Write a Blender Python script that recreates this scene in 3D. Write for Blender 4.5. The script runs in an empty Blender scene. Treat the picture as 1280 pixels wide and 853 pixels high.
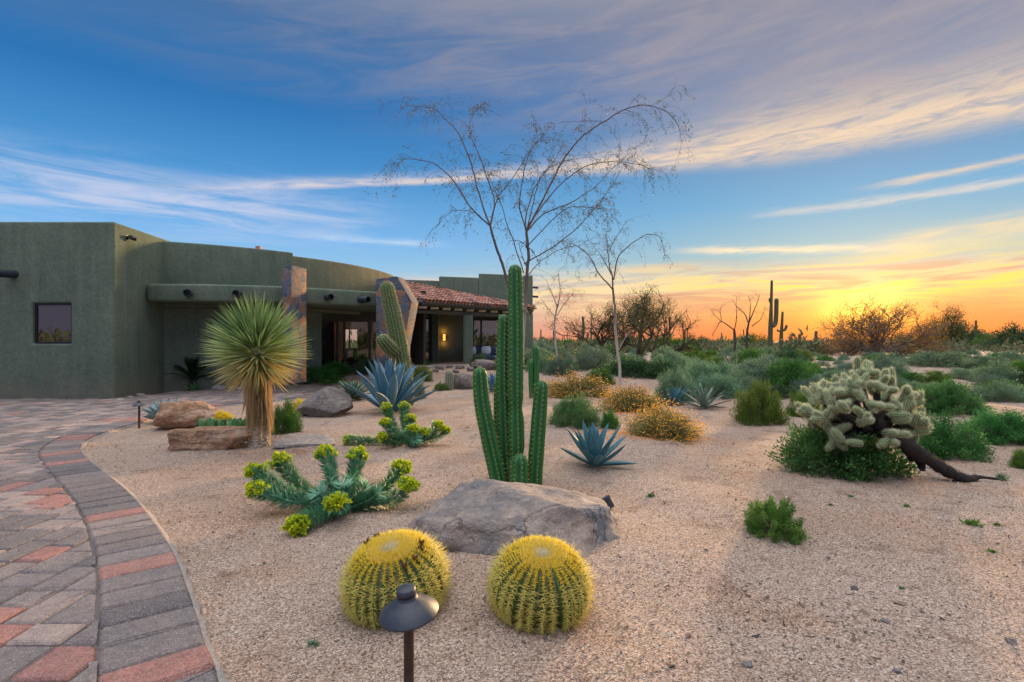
import bpy, bmesh, math, random
import numpy as np
from mathutils import Vector, noise as mnoise

random.seed(7); RNG = np.random.default_rng(7)
H = 1.4; F = 680.0; HY = 427.0; S = H / 1.25
sc = bpy.context.scene
COL = sc.collection
PI = math.pi

# ------------------------------------------------------------------ helpers
def lin(r, g, b):
    f = lambda c: (c/255/12.92) if c/255 <= .04045 else ((c/255+.055)/1.055)**2.4
    return (f(r), f(g), f(b), 1)
def smooth(a, b, x):
    t = np.clip((np.asarray(x, float)-a)/(b-a), 0, 1); return t*t*(3-2*t)
def at(px, py, Y):
    Ym = Y*S; return Vector(((px-640)*Ym/F, Ym, H+(HY-py)*Ym/F))
def size(p, Y): return p*Y*S/F

def catmull(pts, n=8):
    P = [np.array(p, float) for p in pts]; P = [2*P[0]-P[1]] + P + [2*P[-1]-P[-2]]
    out = []
    for i in range(1, len(P)-2):
        a, b, c, d = P[i-1:i+3]
        for k in range(n):
            t = k/n
            out.append(.5*((2*b)+(c-a)*t+(2*a-5*b+4*c-d)*t*t+(3*b-a-3*c+d)*t**3))
    out.append(P[-2]); return np.array(out)

def flat(px, py, z=0.03):
    Y = (H-z)*F/(py-HY); return ((px-640)*Y/F, Y)

class Geo:
    def __init__(s): s.v = []; s.t = []; s.f = {}; s.n = 0
    def add(s, v, f, tint=0.5, mi=0):
        v = np.asarray(v, float).reshape(-1, 3); n = len(v)
        t = np.zeros((n, 4)); t[:, 3] = 1
        tint = np.asarray(tint, float)
        if tint.ndim == 2: t[:, :tint.shape[1]] = tint
        else: t[:, 0] = tint; t[:, 1] = tint
        s.v.append(v); s.t.append(t)
        fs = {}
        if isinstance(f, np.ndarray): fs = {f.shape[1]: [f]}
        else:
            for q in f: fs.setdefault(len(q), []).append(np.array([q]))
        for k, a in fs.items():
            a = np.concatenate(a)+s.n
            s.f.setdefault(k, []).append((a, mi))
        s.n += n
    def build(s, name, mats, parent=None, sm=True):
        me = bpy.data.meshes.new(name)
        v = np.concatenate(s.v) if s.v else np.zeros((0, 3))
        me.vertices.add(len(v)); me.vertices.foreach_set('co', v.astype(np.float32).ravel())
        loops = []; starts = []; mi = []; c = 0
        for k, lst in s.f.items():
            for a, m in lst:
                loops.append(a.ravel()); starts.append(c+np.arange(len(a))*k); mi.append(np.full(len(a), m)); c += a.size
        loops = np.concatenate(loops); starts = np.concatenate(starts); mi = np.concatenate(mi)
        me.loops.add(len(loops)); me.loops.foreach_set('vertex_index', loops.astype(np.int32))
        me.polygons.add(len(starts)); me.polygons.foreach_set('loop_start', starts.astype(np.int32))
        me.polygons.foreach_set('material_index', mi.astype(np.int32))
        me.polygons.foreach_set('use_smooth', np.full(len(starts), bool(sm)))
        me.update(calc_edges=True)
        at_ = me.attributes.new('tint', 'FLOAT_COLOR', 'POINT')
        at_.data.foreach_set('color', np.concatenate(s.t).astype(np.float32).ravel())
        for m in (mats if isinstance(mats, (list, tuple)) else [mats]): me.materials.append(m)
        return link(name, me, parent)

def link(name, me, parent=None):
    o = bpy.data.objects.new(name, me); COL.objects.link(o)
    if parent is not None: o.parent = parent
    return o
def tag(o, label, cat, group=None, kind=None):
    o['label'] = label; o['category'] = cat
    if group: o['group'] = group
    if kind: o['kind'] = kind
    return o
def thing(name, label, cat, loc=(0, 0, 0), group=None, rz=0, scale=None):
    o = link(name, None); o.location = loc; o.rotation_euler.z = rz
    if scale is not None: o.scale = scale
    return tag(o, label, cat, group)
def structure(o, label, cat):
    o['kind'] = 'structure'; o['label'] = label; o['category'] = cat; return o

def unit(a): return a/np.maximum(np.linalg.norm(a, axis=-1, keepdims=True), 1e-9)
def frames(P):
    P = np.asarray(P, float); T = unit(np.gradient(P, axis=0))
    up = np.array([0, 0, 1.]) if abs(T[0][2]) < .9 else np.array([0, 1., 0])
    n = unit(np.cross(T[0], up)); N = [n]
    for i in range(1, len(P)):
        n = n-T[i]*np.dot(n, T[i]); n = unit(n); N.append(n)
    N = np.array(N); return T, N, np.cross(T, N)
def tube(g, P, R, sides=5, tint=.5, mi=0, cap=True):
    P = np.asarray(P, float); R = np.broadcast_to(np.asarray(R, float), (len(P),))
    T, N, B = frames(P); th = np.arange(sides)*2*PI/sides
    ring = np.cos(th)[None, :, None]*N[:, None]+np.sin(th)[None, :, None]*B[:, None]
    V = (P[:, None]+ring*R[:, None, None]).reshape(-1, 3)
    n = len(P); i = np.arange(n-1)[:, None]*sides; j = np.arange(sides)[None]; k = (j+1) % sides
    f = np.stack([i+j, i+k, i+sides+k, i+sides+j], -1).reshape(-1, 4)
    g.add(V, f, tint, mi)
    if cap:
        g.add(V[-sides:], [list(range(sides))], tint, mi); g.add(V[:sides], [list(range(sides))[::-1]], tint, mi)

def leaves(g, base, d, L, W, tint, mi=0, side=None, fold=.15):
    """one pointed leaf per row, four corners each"""
    base = np.asarray(base, float); n = len(base); d = unit(np.asarray(d, float))
    L = np.broadcast_to(np.asarray(L, float), (n,))[:, None]; W = np.broadcast_to(np.asarray(W, float), (n,))[:, None]
    if side is None: side = RNG.normal(size=(n, 3))
    s = unit(np.cross(d, side)); nn = np.cross(d, s)
    mid = base+d*L*.45+nn*L*fold
    V = np.stack([base, mid-s*W*.5, base+d*L, mid+s*W*.5], 1).reshape(-1, 3)
    f = (np.arange(n)*4)[:, None]+np.array([[0, 1, 2, 3]])
    t = np.repeat(np.broadcast_to(np.asarray(tint, float), (n,)), 4)
    tt = np.zeros((n*4, 2)); tt[:, 0] = t; tt[:, 1] = np.tile([0, .5, 1, .5], n)
    g.add(V, f, tt, mi)
def spines(g, base, d, L, R, tint, mi=0):
    base = np.asarray(base, float); n = len(base); d = unit(np.asarray(d, float))
    L = np.broadcast_to(np.asarray(L, float), (n,))[:, None]; R = np.broadcast_to(np.asarray(R, float), (n,))[:, None]
    a = unit(np.cross(d, RNG.normal(size=(n, 3)))); b = np.cross(d, a)
    r = [base+(a*math.cos(q)+b*math.sin(q))*R for q in (0, 2*PI/3, 4*PI/3)]
    V = np.stack(r+[base+d*L], 1).reshape(-1, 3); o = (np.arange(n)*4)[:, None, None]
    f = (o+np.array([[0, 1, 3], [1, 2, 3], [2, 0, 3]])[None]).reshape(-1, 3)
    t = np.repeat(np.broadcast_to(np.asarray(tint, float), (n,)), 4); g.add(V, f, t, mi)

def resample(P, n):
    P = np.asarray(P, float); d = np.r_[0, np.cumsum(np.linalg.norm(np.diff(P, axis=0), axis=1))]
    q = np.linspace(0, d[-1], n); return np.stack([np.interp(q, d, P[:, k]) for k in range(3)], 1)

def ribbed(g, P, R, nr, depth, p=1.0, mi=0, q=4, dome=True, areole=None, jitter=0):
    """a ribbed cactus stem along P; returns areole points and outward directions on the rib crests"""
    P = np.asarray(P, float); R = np.asarray(R, float)
    if dome:
        t = unit((P[-1]-P[-2])[None])[0]; k = np.linspace(0, 1, 9)[1:]
        P = np.concatenate([P, P[-1]+t*(R[-1]*1.15*np.sin(k*PI/2))[:, None]]); R = np.concatenate([R, R[-1]*np.cos(k*PI/2*.97)])
    T, N, B = frames(P); m = nr*q; th = np.arange(m)*2*PI/m
    prof = 1-depth*np.abs(np.sin(nr*th/2))**p
    ring = np.cos(th)[None, :, None]*N[:, None]+np.sin(th)[None, :, None]*B[:, None]
    rr = R[:, None]*prof[None]
    if jitter: rr = rr*(1+jitter*RNG.normal(size=rr.shape))
    V = (P[:, None]+ring*rr[..., None]).reshape(-1, 3); n = len(P)
    i = np.arange(n-1)[:, None]*m; j = np.arange(m)[None]; kk = (j+1) % m
    f = np.stack([i+j, i+kk, i+m+kk, i+m+j], -1).reshape(-1, 4)
    crest = np.tile(1-np.abs(np.sin(nr*th/2)), n); hh = np.repeat(np.linspace(0, 1, n), m)
    g.add(V, f, np.stack([crest, hh], 1), mi); g.add(V[-m:], [list(range(m))], np.stack([crest[:m], hh[:m]], 1), mi)
    if not areole: return np.zeros((0, 3)), np.zeros((0, 3)), np.zeros((0, 3))
    if areole:
        d = np.r_[0, np.cumsum(np.linalg.norm(np.diff(P, axis=0), axis=1))]; A = []; D = []; U = []
        for r in range(nr):
            qs = np.arange(areole*(r % 2)*.5+areole*.3, d[-1], areole)
            a = 2*PI*r/nr
            c = np.stack([np.interp(qs, d, P[:, k]) for k in range(3)], 1); ra = np.interp(qs, d, R)
            nn = np.stack([np.interp(qs, d, (np.cos(a)*N+np.sin(a)*B)[:, k]) for k in range(3)], 1)
            uu = np.stack([np.interp(qs, d, T[:, k]) for k in range(3)], 1)
            A.append(c+nn*ra[:, None]*.985); D.append(nn); U.append(uu)
        return np.concatenate(A), unit(np.concatenate(D)), unit(np.concatenate(U))

# ------------------------------------------------------------------ materials
class NB:
    def __init__(s, nt): s.nt = nt
    def n(s, typ, **kw):
        x = s.nt.nodes.new(typ)
        for k, v in kw.items(): setattr(x, k, v)
        return x
    def set(s, sock, v):
        if isinstance(v, bpy.types.NodeSocket): s.nt.links.new(v, sock)
        elif v is not None: sock.default_value = v
    def m(s, op, a, b=None, c=None, clamp=False):
        x = s.n('ShaderNodeMath', operation=op, use_clamp=clamp)
        for i, v in enumerate((a, b, c)):
            if v is not None: s.set(x.inputs[i], v)
        return x.outputs[0]
    def sm(s, a, b, x):
        n = s.n('ShaderNodeMapRange', interpolation_type='SMOOTHSTEP')
        for i, v in enumerate((x, a, b, 0., 1.)): s.set(n.inputs[i], v)
        return n.outputs[0]
    def ramp(s, fac, stops, interp='LINEAR'):
        x = s.n('ShaderNodeValToRGB'); cr = x.color_ramp; cr.interpolation = interp
        while len(cr.elements) < len(stops): cr.elements.new(.5)
        for e, (p, c) in zip(cr.elements, stops): e.position = p; e.color = c if len(c) == 4 else (*c, 1)
        s.set(x.inputs[0], fac); return x.outputs[0]
    def mix(s, f, a, b, blend='MIX'):
        x = s.n('ShaderNodeMix', data_type='RGBA', blend_type=blend)
        s.set(x.inputs[0], f); s.set(x.inputs[6], a); s.set(x.inputs[7], b); return x.outputs[2]
    def noise(s, vec, scale, detail=4, rough=.55, dist=0., out=0):
        x = s.n('ShaderNodeTexNoise'); s.set(x.inputs['Vector'], vec); x.inputs['Scale'].default_value = scale
        x.inputs['Detail'].default_value = detail; x.inputs['Roughness'].default_value = rough; x.inputs['Distortion'].default_value = dist
        return x.outputs[out]
    def voro(s, vec, scale, feature='F1', out=0, rnd=1.):
        x = s.n('ShaderNodeTexVoronoi', feature=feature); s.set(x.inputs['Vector'], vec); x.inputs['Scale'].default_value = scale
        x.inputs['Randomness'].default_value = rnd; return x.outputs[out]
    def comb(s, x, y, z):
        c = s.n('ShaderNodeCombineXYZ')
        for i, v in enumerate((x, y, z)): s.set(c.inputs[i], v)
        return c.outputs[0]
    def bump(s, h, st, dist):
        x = s.n('ShaderNodeBump'); s.set(x.inputs['Height'], h); x.inputs['Strength'].default_value = st; x.inputs['Distance'].default_value = dist
        return x.outputs[0]

MATS = {}
def material(name):
    m = bpy.data.materials.new(name); m.use_nodes = True; nt = m.node_tree; b = NB(nt)
    p = nt.nodes['Principled BSDF']; MATS[name] = m
    return m, b, p
def coords(b, which='Object'): return b.n('ShaderNodeTexCoord').outputs[which]
def tintnode(b):
    a = b.n('ShaderNodeAttribute', attribute_name='tint'); sp = b.n('ShaderNodeSeparateColor'); b.set(sp.inputs[0], a.outputs['Color'])
    return sp.outputs[0], sp.outputs[1], sp.outputs[2]

def leaf_mat(name, stops, rough=.55, trans=.25, vary=.06, tip=None):
    """foliage: colour by leaf, by plant, a little light through the blade"""
    m, b, p = material(name); r, g_, _ = tintnode(b)
    c = b.ramp(r, stops)
    if tip: c = b.mix(b.sm(tip[1], tip[2], g_), c, tip[0])
    oi = b.n('ShaderNodeObjectInfo').outputs['Random']
    hs = b.n('ShaderNodeHueSaturation'); b.set(hs.inputs['Hue'], b.m('MULTIPLY_ADD', oi, vary, .5-vary/2))
    oi2 = b.m('FRACT', b.m('MULTIPLY', oi, 7.31)); b.set(hs.inputs['Value'], b.m('MULTIPLY_ADD', oi2, vary*6, 1-vary*3)); b.set(hs.inputs['Color'], c)
    c = hs.outputs[0]
    b.set(p.inputs['Base Color'], c); p.inputs['Roughness'].default_value = rough; p.inputs['Specular IOR Level'].default_value = .3
    if trans:
        t = b.n('ShaderNodeBsdfTranslucent'); b.set(t.inputs[0], c); mx = b.n('ShaderNodeMixShader'); mx.inputs[0].default_value = trans
        b.nt.links.new(p.outputs[0], mx.inputs[1]); b.nt.links.new(t.outputs[0], mx.inputs[2])
        b.nt.links.new(mx.outputs[0], b.nt.nodes['Material Output'].inputs['Surface'])
    return m
def plain(name, col, rough=.6, metal=0., nscale=0, namt=.25, bump=0., bscale=None, spec=.5):
    m, b, p = material(name); p.inputs['Roughness'].default_value = rough; p.inputs['Metallic'].default_value = metal; p.inputs['Specular IOR Level'].default_value = spec
    if nscale:
        v = coords(b); n = b.noise(v, nscale, 6, .6)
        c = b.ramp(n, [(.25, tuple(x*(1-namt) for x in col[:3])), (.75, tuple(min(1, x*(1+namt)) for x in col[:3]))]); b.set(p.inputs['Base Color'], c)
        if bump: b.set(p.inputs['Normal'], b.bump(b.noise(v, bscale or nscale*4, 6, .65), bump, .02))
    else: p.inputs['Base Color'].default_value = (*col[:3], 1)
    return m

# ------------------------------------------------------------------ terrain
edge_px = [(276, 880), (258, 800), (240, 745), (221, 695), (194, 650), (160, 612), (126, 585), (104, 566), (103, 555), (122, 543), (165, 530), (200, 520), (250, 510), (310, 503), (370, 498), (398, 494), (402, 489)]
EDGE = catmull([(-.5, .1), (-.8, 1.1)]+[flat(*p) for p in edge_px]+[(-4.55*S, 14.6*S)], 8)
def sdist(x, y):
    """signed distance to the garden edge of the driveway: + on the gravel side"""
    P = np.stack([np.ravel(x), np.ravel(y)], 1); A = EDGE[:-1]; D = EDGE[1:]-A; L2 = (D*D).sum(1)+1e-12; out = np.empty(len(P))
    for i in range(0, len(P), 20000):
        Q = P[i:i+20000]; W = Q[:, None]-A[None]; t = np.clip((W*D[None]).sum(2)/L2, 0, 1); c = W-t[..., None]*D[None]; q = (c*c).sum(2); k = q.argmin(1); r = np.arange(len(Q))
        out[i:i+20000] = np.sqrt(q[r, k])*np.where(D[k, 0]*W[r, k, 1]-D[k, 1]*W[r, k, 0] > 0, -1, 1)
    return out.reshape(np.shape(x))
def far_edge(x):
    return np.interp(np.asarray(x)/S, [-30, -8.52, -8.5, -8.2, -7.6, -4], [11.66, 11.66, 11.8, 13.2, 14.0, 14.3])*S
def tz(x, y):
    x = np.asarray(x, float); y = np.asarray(y, float)
    pad = .43*S*smooth(13.4*S, 19.3*S, y)*(1-smooth(2.2*S, 6*S, x))*(1-smooth(40, 70, y))
    und = .025*np.sin(1.3*x+.7*y)+.02*np.sin(2.1*y-1.1*x+1)+.012*np.sin(4.3*x+2.7*y)
    fld = smooth(1.0, 6, x)*smooth(6, 12, y)*(.10*np.sin(.62*x+.2*y+.5)+.09*np.sin(.41*y-.3*x+2)+.05*np.sin(1.1*x-.8*y))*(1-smooth(60, 140, y))
    mound = .10*np.exp(-(((x+.6)/2.2)**2+((y-9.5)/3.0)**2))
    d = sdist(x, y); d2 = y-far_edge(x)
    t = np.maximum(smooth(0.05, .9, d), smooth(0, .5, d2)); t = np.where(y < 0, np.where(x < -1, 0, t), t)
    return (pad+und+fld+mound)*t-.012*(1-t)
def tz1(x, y): return float(tz(np.array([x]), np.array([y]))[0])
def G(px, py):
    Y = H*F/(py-HY)
    for _ in range(14):
        z = tz1((px-640)*Y/F, Y); Y = .5*Y+.5*(H-z)*F/(py-HY)
    x = (px-640)*Y/F; return Vector((x, Y, tz1(x, Y)))
# ------------------------------------------------------------------ ground
def axis(lo, hi, step, far, k=1.16):
    a = list(np.arange(lo, hi+1e-6, step)); s = step
    while a[-1] < far: s *= k; a.append(a[-1]+s)
    s = step
    while a[0] > -far: s *= k; a.insert(0, a[0]-s)
    return np.array(a)
def build_ground():
    xs = axis(-12, 12, .13, 3000); ys = axis(0, 18, .13, 3000)
    X, Y = np.meshgrid(xs, ys); Z = tz(X, Y)
    n, m = X.shape; g = Geo(); i = np.arange(n-1)[:, None]*m; j = np.arange(m-1)[None]
    f = np.stack([i+j, i+j+1, i+m+j+1, i+m+j], -1).reshape(-1, 4)
    mt, b, p = material('gravel_ground'); v = coords(b)
    c1 = b.voro(v, 125, out=1); sp = b.n('ShaderNodeSeparateColor'); b.set(sp.inputs[0], c1)
    c = b.ramp(sp.outputs[0], [(0, (.05, .042, .038)), (.15, (.155, .110, .080)), (.37, (.35, .245, .182)), (.64, (.50, .368, .285)), (.87, (.66, .525, .425)), (1, (.78, .70, .60))])
    c2 = b.voro(v, 210, out=1); sp2 = b.n('ShaderNodeSeparateColor'); b.set(sp2.inputs[0], c2)
    c = b.mix(.35, c, b.ramp(sp2.outputs[1], [(0, (.13, .095, .07)), (.5, (.42, .305, .23)), (1, (.68, .56, .465))]))
    big = b.noise(v, .55, 5, .6); c = b.mix(b.sm(.35, .75, big), c, b.mix(1., c, (.82, .76, .70, 1), 'MULTIPLY'))
    mid = b.noise(v, 2.6, 6, .62, .5); c = b.mix(b.m('MULTIPLY', b.sm(.54, .72, mid), .85), c, b.mix(1., c, (.58, .50, .46, 1), 'MULTIPLY'))
    wm = b.noise(v, 1.1, 4, .6, .3); c = b.mix(b.m('MULTIPLY', b.sm(.52, .7, wm), .45), c, b.mix(1., c, (1.12, .93, .78, 1), 'MULTIPLY'))
    b.set(p.inputs['Base Color'], c); p.inputs['Roughness'].default_value = .95; p.inputs['Specular IOR Level'].default_value = .12
    h = b.voro(v, 125); h2 = b.voro(v, 230); hh = b.m('ADD', b.m('MULTIPLY', h, -1.), b.m('MULTIPLY', h2, -.4)); hh = b.m('ADD', hh, b.m('MULTIPLY', b.noise(v, 9, 5, .6), 3.0)); hh = b.m('ADD', hh, b.m('MULTIPLY', b.noise(v, 3.2, 3, .5, .4), 5.5))
    b.set(p.inputs['Normal'], b.bump(hh, .85, .012))
    g.add(np.stack([X, Y, Z], -1).reshape(-1, 3), f); o = g.build('desert_ground', mt)
    structure(o, 'pinkish tan decomposed granite ground of the garden and the desert flat', 'ground')

# ------------------------------------------------------------------ driveway of concrete pavers
def brick_geo(g, poly, z0, z1, tint, inset=.007, chamf=.0):
    poly = np.asarray(poly, float); n = len(poly)
    c = poly.mean(0); e = np.roll(poly, -1, 0)-poly; L = np.linalg.norm(e, axis=1)
    if L.min() < .004: return
    if chamf and L.min() > .06:
        q = []
        for i in range(n):
            a, p_, b_ = poly[i-1], poly[i], poly[(i+1) % n]; u, w_ = (a-p_)/np.linalg.norm(a-p_), (b_-p_)/np.linalg.norm(b_-p_); k = chamf*RNG.uniform(.7, 1.4); q += [p_+u*k, p_+(u+w_)*k*.30, p_+w_*k]
        poly = np.array(q); n = len(poly); e = np.roll(poly, -1, 0)-poly; L = np.linalg.norm(e, axis=1)
    nrm = np.stack([-e[:, 1], e[:, 0]], 1)/L[:, None]
    if (nrm*(c-poly)).sum() < 0: nrm = -nrm
    def inset_by(k):
        out = []
        for i in range(n):
            n1, n2 = nrm[i-1], nrm[i]; s = n1+n2; q = max(.35, 1+n1@n2)
            out.append(poly[i]+s/q*k)
        return np.array(out)
    p0 = inset_by(.004); p1 = inset_by(.006); p2 = inset_by(.006+inset)
    tl = RNG.normal(0, .0012, n)
    def ring(p, z): return np.c_[p, np.full(n, z)+tl]
    V = np.concatenate([ring(p0, z0), ring(p1, z1-inset*.8), ring((p1+p2)/2, z1-inset*.22), ring(p2, z1)])
    fs = []
    for r in range(3):
        for i in range(n): fs.append([r*n+i, r*n+(i+1) % n, (r+1)*n+(i+1) % n, (r+1)*n+i])
    fs.append([3*n+i for i in range(n)])
    if np.cross(np.r_[poly[1]-poly[0], 0], np.r_[poly[2]-poly[1], 0])[2] < 0: fs = [q[::-1] for q in fs]
    g.add(V, fs, np.tile(tint, (len(V), 1)))
def clip_half(poly, p, nv):
    out = []; n = len(poly)
    for i in range(n):
        a, b = poly[i], poly[(i+1) % n]; da = (a-p)@nv; db = (b-p)@nv
        if da >= 0: out.append(a)
        if (da >= 0) != (db >= 0): out.append(a+(b-a)*(da/(da-db)))
    return np.array(out)
def paver_mat():
    m, b, p = material('concrete_paver'); r, g_, bl = tintnode(b); v = coords(b)
    c = b.ramp(r, [(0, (.10, .094, .098)), (.3, (.165, .148, .142)), (.6, (.26, .220, .198)), (.80, (.36, .29, .25)), (.84, (.27, .135, .115)), (1, (.35, .18, .145))])
    n = b.noise(v, 26, 7, .7); c = b.mix(.8, c, b.ramp(n, [(.3, (.62, .62, .64)), (.7, (1.25, 1.2, 1.16))]), 'MULTIPLY')
    n2 = b.noise(v, 5, 4, .6); c = b.mix(.7, c, b.ramp(n2, [(.3, (.75, .76, .8)), (.7, (1.2, 1.12, 1.08))]), 'MULTIPLY')
    sp = b.voro(v, 230, out=1); s2 = b.n('ShaderNodeSeparateColor'); b.set(s2.inputs[0], sp)
    c = b.mix(b.m('MULTIPLY', b.sm(.82, .9, s2.outputs[0]), .5), c, (.42, .36, .32, 1)); c = b.mix(b.m('MULTIPLY', b.sm(.2, .08, s2.outputs[1]), .5), c, (.06, .055, .06, 1))
    b.set(p.inputs['Base Color'], c); p.inputs['Roughness'].default_value = .82; p.inputs['Specular IOR Level'].default_value = .22
    hh = b.m('ADD', b.noise(v, 120, 6, .7), b.m('MULTIPLY', b.noise(v, 18, 3), .8)); b.set(p.inputs['Normal'], b.bump(hh, .55, .008)); return m
BW = .36*S
def offset_curve(C, k):
    d = np.gradient(C, axis=0); d /= np.linalg.norm(d, axis=1)[:, None]; return C+np.stack([-d[:, 1], d[:, 0]], 1)*k
def build_driveway():
    pm = paver_mat(); sand = plain('joint_sand', (.12, .10, .085), .95, nscale=60, namt=.5)
    # border course
    d = np.r_[0, np.cumsum(np.linalg.norm(np.diff(EDGE, axis=0), axis=1))]
    def pt(q): return np.array([np.interp(q, d, EDGE[:, 0]), np.interp(q, d, EDGE[:, 1])])
    g = Geo(); q = .05
    while q < d[-1]-.3:
        w = .20*S*RNG.uniform(.95, 1.05); a, c = pt(q), pt(q+w); ta, tc = pt(q+.06)-pt(q-.06), pt(q+w+.06)-pt(q+w-.06)
        na = np.array([-ta[1], ta[0]])/np.linalg.norm(ta); nc = np.array([-tc[1], tc[0]])/np.linalg.norm(tc)
        mid = (a+c)/2+na*BW*.5; pyc = HY+(H-.03)*F/max(mid[1], .5); red = any(abs(pyc-k_) < 15*((k_-HY)/400)**2 for k_ in (826, 703, 643)) if pyc > 600 else RNG.random() < .14; t = RNG.uniform(.86, 1) if red else RNG.uniform(.02, .55)
        brick_geo(g, [a, c, c+nc*BW, a+na*BW], -.06, .034+RNG.normal(0, .0012), (t, RNG.random(), 0), .017, .017); q += w
    o = g.build('driveway_border', pm, sm=False); structure(o, 'soldier course of charcoal and red pavers edging the curved driveway', 'paving')
    # field pavers in columns of mixed lengths
    inner = offset_curve(EDGE, BW); dn = np.gradient(inner, axis=0); dn /= np.linalg.norm(dn, axis=1)[:, None]; nn = np.stack([-dn[:, 1], dn[:, 0]], 1)
    g = Geo(); x = -17.; cw = .168*S
    while x < -.25:
        w = cw*RNG.choice([1., 1., 1.35]); y = -1.5+RNG.uniform(0, .3)
        while y < 14.4*S:
            L = cw*RNG.choice([1., 1.35, 1.7, 1.9])
            poly = np.array([[x, y], [x+w, y], [x+w, y+L], [x, y+L]]); c = poly.mean(0)
            sd = sdist(poly[:, 0], poly[:, 1])
            y += L
            if sd.min() > -BW+.01: continue
            if sd.max() > -BW:
                k = np.argmin(((inner-c)**2).sum(1)); poly = clip_half(poly, inner[k], nn[k])
                if len(poly) < 3: continue
                e = np.linalg.norm(np.roll(poly, -1, 0)-poly, axis=1); poly = poly[e > .006]
                if len(poly) < 3: continue
                area = abs(sum(poly[i-1][0]*poly[i][1]-poly[i][0]*poly[i-1][1] for i in range(len(poly))))/2
                if area < .0012: continue
            fe = far_edge(poly[:, 0])
            if (poly[:, 1] > fe).all(): continue
            if (poly[:, 1] > fe).any():
                if c[1] > far_edge(c[0]): continue
            pyc = HY+(H-.03)*F/max(c[1], .5); pxc = 640+c[0]*F/max(c[1], .5); red = (RNG.random() < .03 and c[1] > 3) or (abs(pxc-62) < 34 and abs(pyc-838) < 24) or (pxc < 16 and abs(pyc-795) < 16) or (abs(pxc-66) < 22 and abs(pyc-622) < 8); t = RNG.uniform(.85, 1) if red else RNG.uniform(.15, .82)
            if y < 13*S and x > -16.5: brick_geo(g, poly, -.06, .032+RNG.normal(0, .0016), (t, RNG.random(), 0), .016, .016)
            else: brick_geo(g, poly, -.06, .032, (t, .5, 0), .008)
        x += w
    o = g.build('driveway', pm, sm=False); structure(o, 'driveway of mixed grey, charcoal and red rectangular pavers in front of the house', 'driveway')
    # sand bed under the joints, concrete haunch along the edge
    xs = np.linspace(-18, -4*S, 60); pts = [tuple(p) for p in inner]; P = [(*p, .017) for p in offset_curve(EDGE, BW*.5)]
    far = [(xx, far_edge(xx)-.02, .017) for xx in np.linspace(-4.9*S, -18, 40)]
    V = P+far+[(-18, -2, .017), (-.6, -2, .017)]; me = bpy.data.meshes.new('paver_bedding'); me.from_pydata(V, [], [list(range(len(V)))]); me.materials.append(sand)
    o = link('paver_bedding', me); structure(o, 'sand filling the joints between the driveway pavers', 'sand')
    g = Geo(); a = offset_curve(EDGE, .01); c = offset_curve(EDGE, -.035+0*1); n = len(a)
    wob = RNG.normal(0, .006, n); c = offset_curve(EDGE, -.02)+np.stack([wob, wob*0], 1)
    V = np.concatenate([np.c_[a, np.full(n, .012)], np.c_[c, np.full(n, .010)], np.c_[offset_curve(EDGE, -.03), np.full(n, -.04)]])
    f = [[r*n+i, r*n+i+1, (r+1)*n+i+1, (r+1)*n+i] for r in range(2) for i in range(n-1)]; g.add(V, f)
    o = g.build('driveway_kerb', plain('haunch_concrete', (.30, .265, .235), .9, nscale=40, namt=.3, bump=.4)); structure(o, 'thin concrete strip holding the driveway border', 'kerb')

# ------------------------------------------------------------------ house
def stucco(name, c1, c2):
    m, b, p = material(name); v = coords(b); n = b.noise(v, 1.4, 6, .65); c = b.ramp(n, [(.3, c1), (.7, c2)])
    n2 = b.noise(v, 16, 5, .6); c = b.mix(.55, c, b.ramp(n2, [(.3, (.66, .68, .68)), (.7, (1.25, 1.22, 1.18))]), 'MULTIPLY')
    st = b.n('ShaderNodeMapping'); b.set(st.inputs[0], v); st.inputs['Scale'].default_value = (3, 3, .25); n3 = b.noise(st.outputs[0], 1.6, 4)
    c = b.mix(.6, c, b.ramp(n3, [(.3, (.72, .75, .75)), (.7, (1.14, 1.12, 1.08))]), 'MULTIPLY')
    sz_ = b.n('ShaderNodeSeparateXYZ'); b.set(sz_.inputs[0], v); dn = b.m('MULTIPLY', b.sm(.75, .0, b.m('ADD', sz_.outputs[2], b.m('MULTIPLY', b.m('SUBTRACT', b.noise(v, 2.2, 5), .5), .9))), .5); c = b.mix(dn, c, (.24, .20, .15, 1)); cr = b.voro(b.noise(v, .8, 4, .6, out=1), 3.0, 'DISTANCE_TO_EDGE'); c = b.mix(b.m('MULTIPLY', b.sm(.006, .0, cr), .35), c, (.05, .06, .05, 1))
    b.set(p.inputs['Base Color'], c); p.inputs['Roughness'].default_value = .93; p.inputs['Specular IOR Level'].default_value = .15
    b.set(p.inputs['Normal'], b.bump(b.m('ADD', b.noise(v, 70, 5, .7), b.m('MULTIPLY', b.noise(v, 7, 4), 1.2)), .7, .02)); return m
def prism(poly, z0, z1, bev=.0, seg=3):
    """vertical prism; z1 may be a list, one height per corner"""
    bm = bmesh.new(); n = len(poly); zs = z1 if isinstance(z1, (list, tuple)) else [z1]*n
    lo = [bm.verts.new((p[0], p[1], z0)) for p in poly]; hi = [bm.verts.new((p[0], p[1], z)) for p, z in zip(poly, zs)]
    for i in range(n): bm.faces.new([lo[i], lo[(i+1) % n], hi[(i+1) % n], hi[i]])
    bm.faces.new(hi); bm.faces.new(lo[::-1]); bmesh.ops.recalc_face_normals(bm, faces=bm.faces)
    if bev: sharp(bm, bev, seg)
    return bm
def sharp(bm, w, seg=3, ang=30):
    es = [e for e in bm.edges if len(e.link_faces) == 2 and e.calc_face_angle(0) > math.radians(ang)]
    bmesh.ops.bevel(bm, geom=es, offset=w, segments=seg, profile=.5, affect='EDGES', clamp_overlap=True)
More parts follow.
